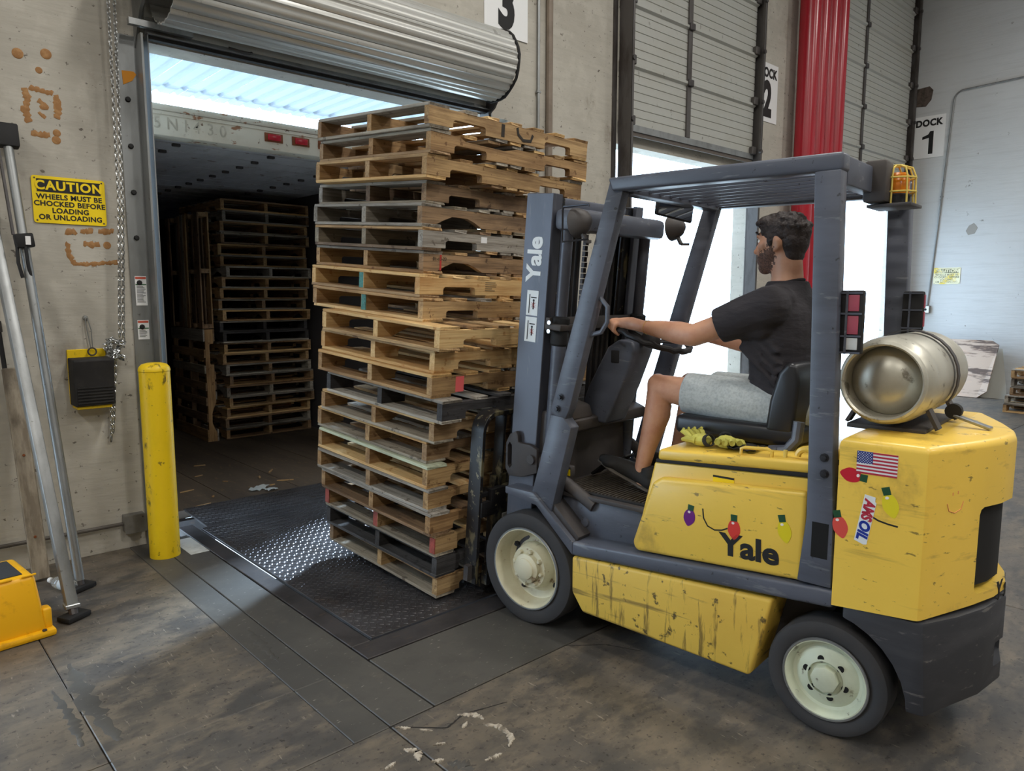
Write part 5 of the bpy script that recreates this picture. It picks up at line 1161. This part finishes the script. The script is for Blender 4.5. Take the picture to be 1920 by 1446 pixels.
def tang(a): return (rim(a+.05)-rim(a-.05)).normalized()
arm((XC0-.175, -1.0, 1.53), (-.285, -.705, 1.415), (-.222, -.435, 1.440), rim(a_), nW, rad(a_), tang(a_), -1)
a2 = radians(20)
arm((XC0+.175, -1.0, 1.53), (.225, -.80, 1.35), (.15, -.50, 1.40), rim(a2), nW, rad(a2), tang(a2), 1)
# legs
for s, kn, an in ((-1, (-.195, -.498, 1.168), (-.222, -.428, .775)), (1, (.095, -.505, 1.15), (.13, -.41, .765))):
    hp = Vector((XC0+s*.088, -1.0, 1.115)); kn = Vector(kn); an = Vector(an)
    limb(bm, [hp, hp.lerp(kn, .5), kn], [.085, .076, .058]); ell(bm, kn+Vector((0, .012, .012)), (.052, .046, .05))
    limb(bm, [kn, kn.lerp(an, .32)+Vector((0, -.018, 0)), kn.lerp(an, .7)+Vector((0, -.004, 0)), an], [.056, .060, .042, .034])
    ell(bm, an+Vector((0, -.012, -.045)), (.032, .042, .04))
body = remesh('body', bm, [m_skin, m_beard], .0062, pe, 3)
for p in body.data.polygons:
    q = p.center-HC
    j = .006*sin(q.z*900+q.y*400)+.005*sin(q.y*1300)
    if -.15 < q.z < .0 and abs(q.x) < .09 and q.y > .006-.25*(q.z+.06)+j and q.z < -.030-.42*max(0, q.y-.03)+j and q.z > -.150+.0*q.y:
        if not (q.z < -.10 and q.y < .02): p.material_index = 1
    elif -.05 < q.z <= .0 and .012 < q.y < .030+j and abs(q.x) > .06: p.material_index = 1
for s in (-1, 1):
    bm = nb(); ell(bm, H(s*.03, .083, .0), (.012, .010, .010), seg=12); e_ = mk('eye', bm, m_white, pe); bm = nb(); ell(bm, H(s*.03, .0915, .0), (.0055, .003, .0055), seg=10); mk('iris', bm, m_hair, e_)
    bm = nb(); limb(bm, [H(s*.012, .104, .030), H(s*.032, .099, .036), H(s*.052, .083, .028)], [.004, .006, .003], seg=8); mk('eyebrow', bm, m_hair, pe)
# hair
bm = nb()
ell(bm, H(0, -.012, .035), (.086, .104, .080)); ell(bm, H(0, -.045, -.002), (.078, .063, .074)); ell(bm, H(0, -.05, -.055), (.062, .040, .045)); ell(bm, H(0, .062, .078), (.060, .040, .030)); ell(bm, H(-.02, .085, .073), (.035, .022, .018)); ell(bm, H(.02, .03, .098), (.055, .05, .02))
rr = random.Random(2)
for k in range(70):
    a, b = rr.uniform(0, 2*pi), rr.uniform(.15, 1.3); ell(bm, H(.083*cos(a)*cos(b), -.012+.100*sin(a)*cos(b), .035+.078*sin(b)), (.014, .014, .009), (rr.uniform(-1, 1), rr.uniform(-1, 1), rr.uniform(-3, 3)), seg=8)
for s in (-1, 1): ell(bm, H(s*.078, .022, .004), (.006, .016, .034))
hair = remesh('hair', bm, m_hair, .005, pe, 2)
k1 = nb(); box(k1, H(0, .13, -.045), (.3, .16, .12)); k2 = nb(); box(k2, H(0, .045, -.11), (.3, .20, .18), (radians(0), 0, 0)); cut(hair, [k1])
# T-shirt
bm = nb()
rings(bm, [(XC0, -1.02, 1.055, .172, .142), (XC0, -1.015, 1.12, .168, .138), (XC0, -1.005, 1.22, .160, .132), (XC0, -1.0, 1.33, .172, .136), (XC0, -1.0, 1.43, .188, .138), (XC0, -1.0, 1.51, .200, .128), (XC0, -1.0, 1.565, .180, .108), (XC0, -1.005, 1.605, .135, .090), (XC0, -1.005, 1.642, .088, .080)])
for s, el in ((-1, Vector((-.285, -.705, 1.415))), (1, Vector((.225, -.80, 1.35)))):
    sh = Vector((XC0+s*.172, -1.0, 1.535)); d = (el-sh); limb(bm, [sh, sh+d*.3, sh+d*.66], [.088, .084, .074], True, False)
    ell(bm, Vector((XC0+s*.12, -1.0, 1.565)), (.10, .085, .06))
    limb(bm, [Vector((XC0+s*.17, -.97, 1.46)), sh+d*.38+Vector((0, 0, -.03))], [.06, .05])
rr = random.Random(6)
for k in range(9):      # soft folds at the waist and under the arm
    z = 1.07+k*.03; limb(bm, [(XC0-.165+rr.uniform(-.01, .0), -1.06+rr.uniform(-.03, .03), z), (XC0-.125, -.92, z+rr.uniform(-.02, .04)), (XC0-.03, -.872, z+rr.uniform(-.02, .04))], [.010, .014, .010], seg=8)
for k in range(4): limb(bm, [(XC0-.18, -.93+.01*k, 1.46-.03*k), (XC0-.175, -1.04, 1.36-.045*k)], [.016, .010], seg=8)
shirt = remesh('t_shirt', bm, m_shirt, .007, pe, 4)
kn_ = nb(); lathe(kn_, [(0, -.1), (.058, -.02), (.064, .05), (.064, .2), (0, .2)], H(0, -.03, -.168), (0, .06, 1), 24)
cut(shirt, [kn_])
bm = nb(); tube(bm, [H(.066*cos(2*pi*k/28), -.028+.066*sin(2*pi*k/28)*.98, -.176-.016*sin(2*pi*k/28)) for k in range(28)], .006, 8, closed=True); mk('neckband', bm, m_shirt, shirt)
# shorts
bm = nb()
rings(bm, [(XC0, -1.03, 1.035, .17, .135), (XC0, -1.03, 1.10, .178, .145), (XC0, -1.02, 1.17, .172, .142)])
for s, kn in ((-1, Vector((-.195, -.498, 1.168))), (1, Vector((.095, -.505, 1.15)))):
    hp = Vector((XC0+s*.085, -1.02, 1.115)); d = kn-hp
    limb(bm, [hp, hp+d*.35, hp+d*.76], [.105, .103, .090], True, False)
for k in range(8): limb(bm, [(XC0-.15+.012*k, -.90-.012*k, 1.20-.004*k), (XC0-.17+.008*k, -.76-.02*k, 1.13+.014*(k % 3))], [.012, .007], seg=8)
shorts = remesh('shorts', bm, m_short, .007, pe, 4)
bm = nb(); tube(bm, [(XC0-.06, -.87, 1.20), (XC0-.09, -.835, 1.185), (XC0-.10, -.80, 1.178)], .006, 6); mk('drawstring', bm, m_short, shorts)
# shoes
def shoe(h, t, nm):
    h, t = Vector(h), Vector(t); d = t-h; u = Vector((0, -d.z, d.y)).normalized(); bm = nb()
    limb(bm, [h+u*.045, h+d*.3+u*.050, h+d*.62+u*.036, t+u*.022], [.040, .043, .040, .026]); limb(bm, [h+u*.075+d*.05, h+u*.105+d*.12], [.040, .038], True, False); ell(bm, h+d*.80+u*.026, (.045, .06, .028))
    sh = remesh('shoe', bm, m_shoe, .006, pe, 3)
    bm = nb(); limb(bm, [h+u*.008, h+d*.3+u*.004, h+d*.7+u*.002, t+u*.008], [.040, .036, .046, .030]); 
    so = remesh('sole', bm, m_sole, .006, sh, 2)
    for v in so.data.vertices:
        q = v.co-h; al = q.dot(u)-.006; v.co -= u*al*.68
    for k in range(4):
        p = h+d*(.36+.1*k)+u*(.082-.010*k); bm = nb(); tube(bm, [p+Vector((-.024, 0, -.006)), p+Vector((0, 0, .004)), p+Vector((.024, 0, -.006))], .0035, 6); mk('lace', bm, m_sole, sh)
shoe((-.222, -.462, .688), (-.212, -.205, .775), 'left'); shoe((.13, -.44, .684), (.12, -.20, .73), 'right')
# bracelet
wv = Vector((-.222, -.435, 1.440)); dv = (wv-Vector((-.285, -.705, 1.415))).normalized(); u = dv.orthogonal().normalized(); v2 = dv.cross(u); cc = wv-dv*.012
bm = nb(); tube(bm, [cc+(u*cos(2*pi*k/24)+v2*sin(2*pi*k/24))*.0315 for k in range(24)], .0016, 6, closed=True); mk('bracelet', bm, mat('gold', c(220, 190, 110), .25, .9), pe)
# ================================================================== PROPANE TANK AND GLOVES ON THE FORKLIFT
m_alu = mat('worn_aluminium', c(200, 196, 182), .4, .55, layers=[(3, (1, 1, 1), .45, .7, c(160, 152, 136), .7), (14, I3, .63, .69, c(90, 78, 60), .7)])
pt = thing('propane_tank', 'silver aluminium propane cylinder strapped across the counterweight', 'gas cylinder'); pt.matrix_world = FLM @ Matrix.Translation((0, -1.475, 1.285))
R_ = .157
bm = nb(); lathe(bm, [(0, -.335), (.08, -.338), (.115, -.352), (.135, -.375), (.150, -.35), (.1545, -.31), (R_, -.29), (R_-.003, -.275), (R_, -.26), (R_, -.06), (R_-.002, -.05), (R_, -.04), (R_, .18), (.150, .235), (.125, .275), (.08, .30), (0, .31)][3:], (0, 0, 0), (1, 0, 0), 48); mk('shell', bm, m_alu, pt)
bm = nb(); lathe(bm, [(0, -.362), (.03, -.360), (.06, -.352), (.09, -.336), (.108, -.318), (.118, -.306), (.122, -.30), (.128, -.372)], (0, 0, 0), (1, 0, 0), 48); mk('end_dish', bm, m_alu, pt)
bm = nb(); lathe(bm, [(.122, -.302), (.126, -.376), (.132, -.383), (.140, -.378), (.142, -.36)], (0, 0, 0), (1, 0, 0), 48); mk('foot_ring', bm, m_alu, pt)
for a in (radians(50), radians(110)):
    bm = nb(); tube(bm, [(.18, .13*cos(a), .13*sin(a)), (.34, .12*cos(a), .12*sin(a))], .014, 10); mk('collar_post', bm, m_black, pt)
bm = nb(); lathe(bm, [(.10, .26), (.12, .26), (.12, .36), (.112, .36), (.10, .27)], (0, 0, 0), (1, 0, 0), 32); mk('valve_collar', bm, m_alu, pt)
bm = nb(); lathe(bm, [(0, .30), (.025, .30), (.025, .35), (.04, .36), (.04, .375), (0, .38)], (0, 0, 0), (1, 0, 0), 12); mk('valve', bm, m_zinc, pt)
m_glv = mat('yellow_work_glove', c(206, 200, 96), .8, layers=[(12, I3, .45, .65, c(170, 160, 70), .7)], bump=(50, I3, .3, .004)); m_glc = mat('dark_glove_cuff', c(40, 40, 40), .9)
def glove(l, rz, label, curl, sc=1):
    t = thing('work_glove', label, 'glove'); t.matrix_world = FLM @ Matrix.Translation(l) @ Matrix.Rotation(rz, 4, 'Z')
    bm = nb(); bmesh.ops.create_uvsphere(bm, u_segments=14, v_segments=10, radius=1, matrix=Matrix.Translation((0, 0, .026)) @ Matrix.Diagonal((.05*sc, .042, .026, 1)))
    rr = random.Random(len(label))
    for v in bm.verts: v.co += Vector((rr.uniform(-.004, .004), rr.uniform(-.004, .004), rr.uniform(-.003, .003)))
    mk('palm', bm, m_glv, t)
    for k in range(4):
        y = -.03+k*.02; bm = nb(); L = (.05, .062, .065, .055)[k]
        tube(bm, [(.03, y, .03), (.03+L*.5, y*1.25, .036+.012*curl), (.03+L*.9, y*1.4, .026+.03*curl), (.03+L*(.95-.3*curl), y*1.4, .018+.05*curl)], [.012, .0125, .012, .006], 8); mk('finger', bm, m_glv, t)
    bm = nb(); tube(bm, [(-.01, .035, .028), (.02, .058, .03), (.04, .066, .024)], [.013, .013, .007], 8); mk('thumb', bm, m_glv, t)
    bm = nb(); lathe(bm, [(.026, 0), (.027, .015), (.024, .022), (.02, .02), (.022, .0)], (-.045, 0, .030), (-1, 0, .35), 14); mk('cuff', bm, m_glc, t)
glove((-.37, -.80, .966), radians(60), 'pale yellow work glove balled up at the front of the seat deck', .9); glove((-.38, -.915, .973), radians(-150), 'crumpled lime yellow glove lying behind the other on the seat deck', .4)
t = thing('black_rag', 'small dark rag beside the lime glove on the seat deck', 'rag'); t.matrix_world = FLM @ Matrix.Translation((-.385, -1.0, .979))
bm = nb(); bmesh.ops.create_grid(bm, x_segments=10, y_segments=8, size=.055)
rr = random.Random(9)
for v in bm.verts: v.co.z = .008+.014*abs(sin(v.co.x*70)*cos(v.co.y*55))+rr.uniform(0, .004)
bmesh.ops.solidify(bm, geom=bm.faces[:], thickness=.003); mk('cloth', bm, m_glc, t)
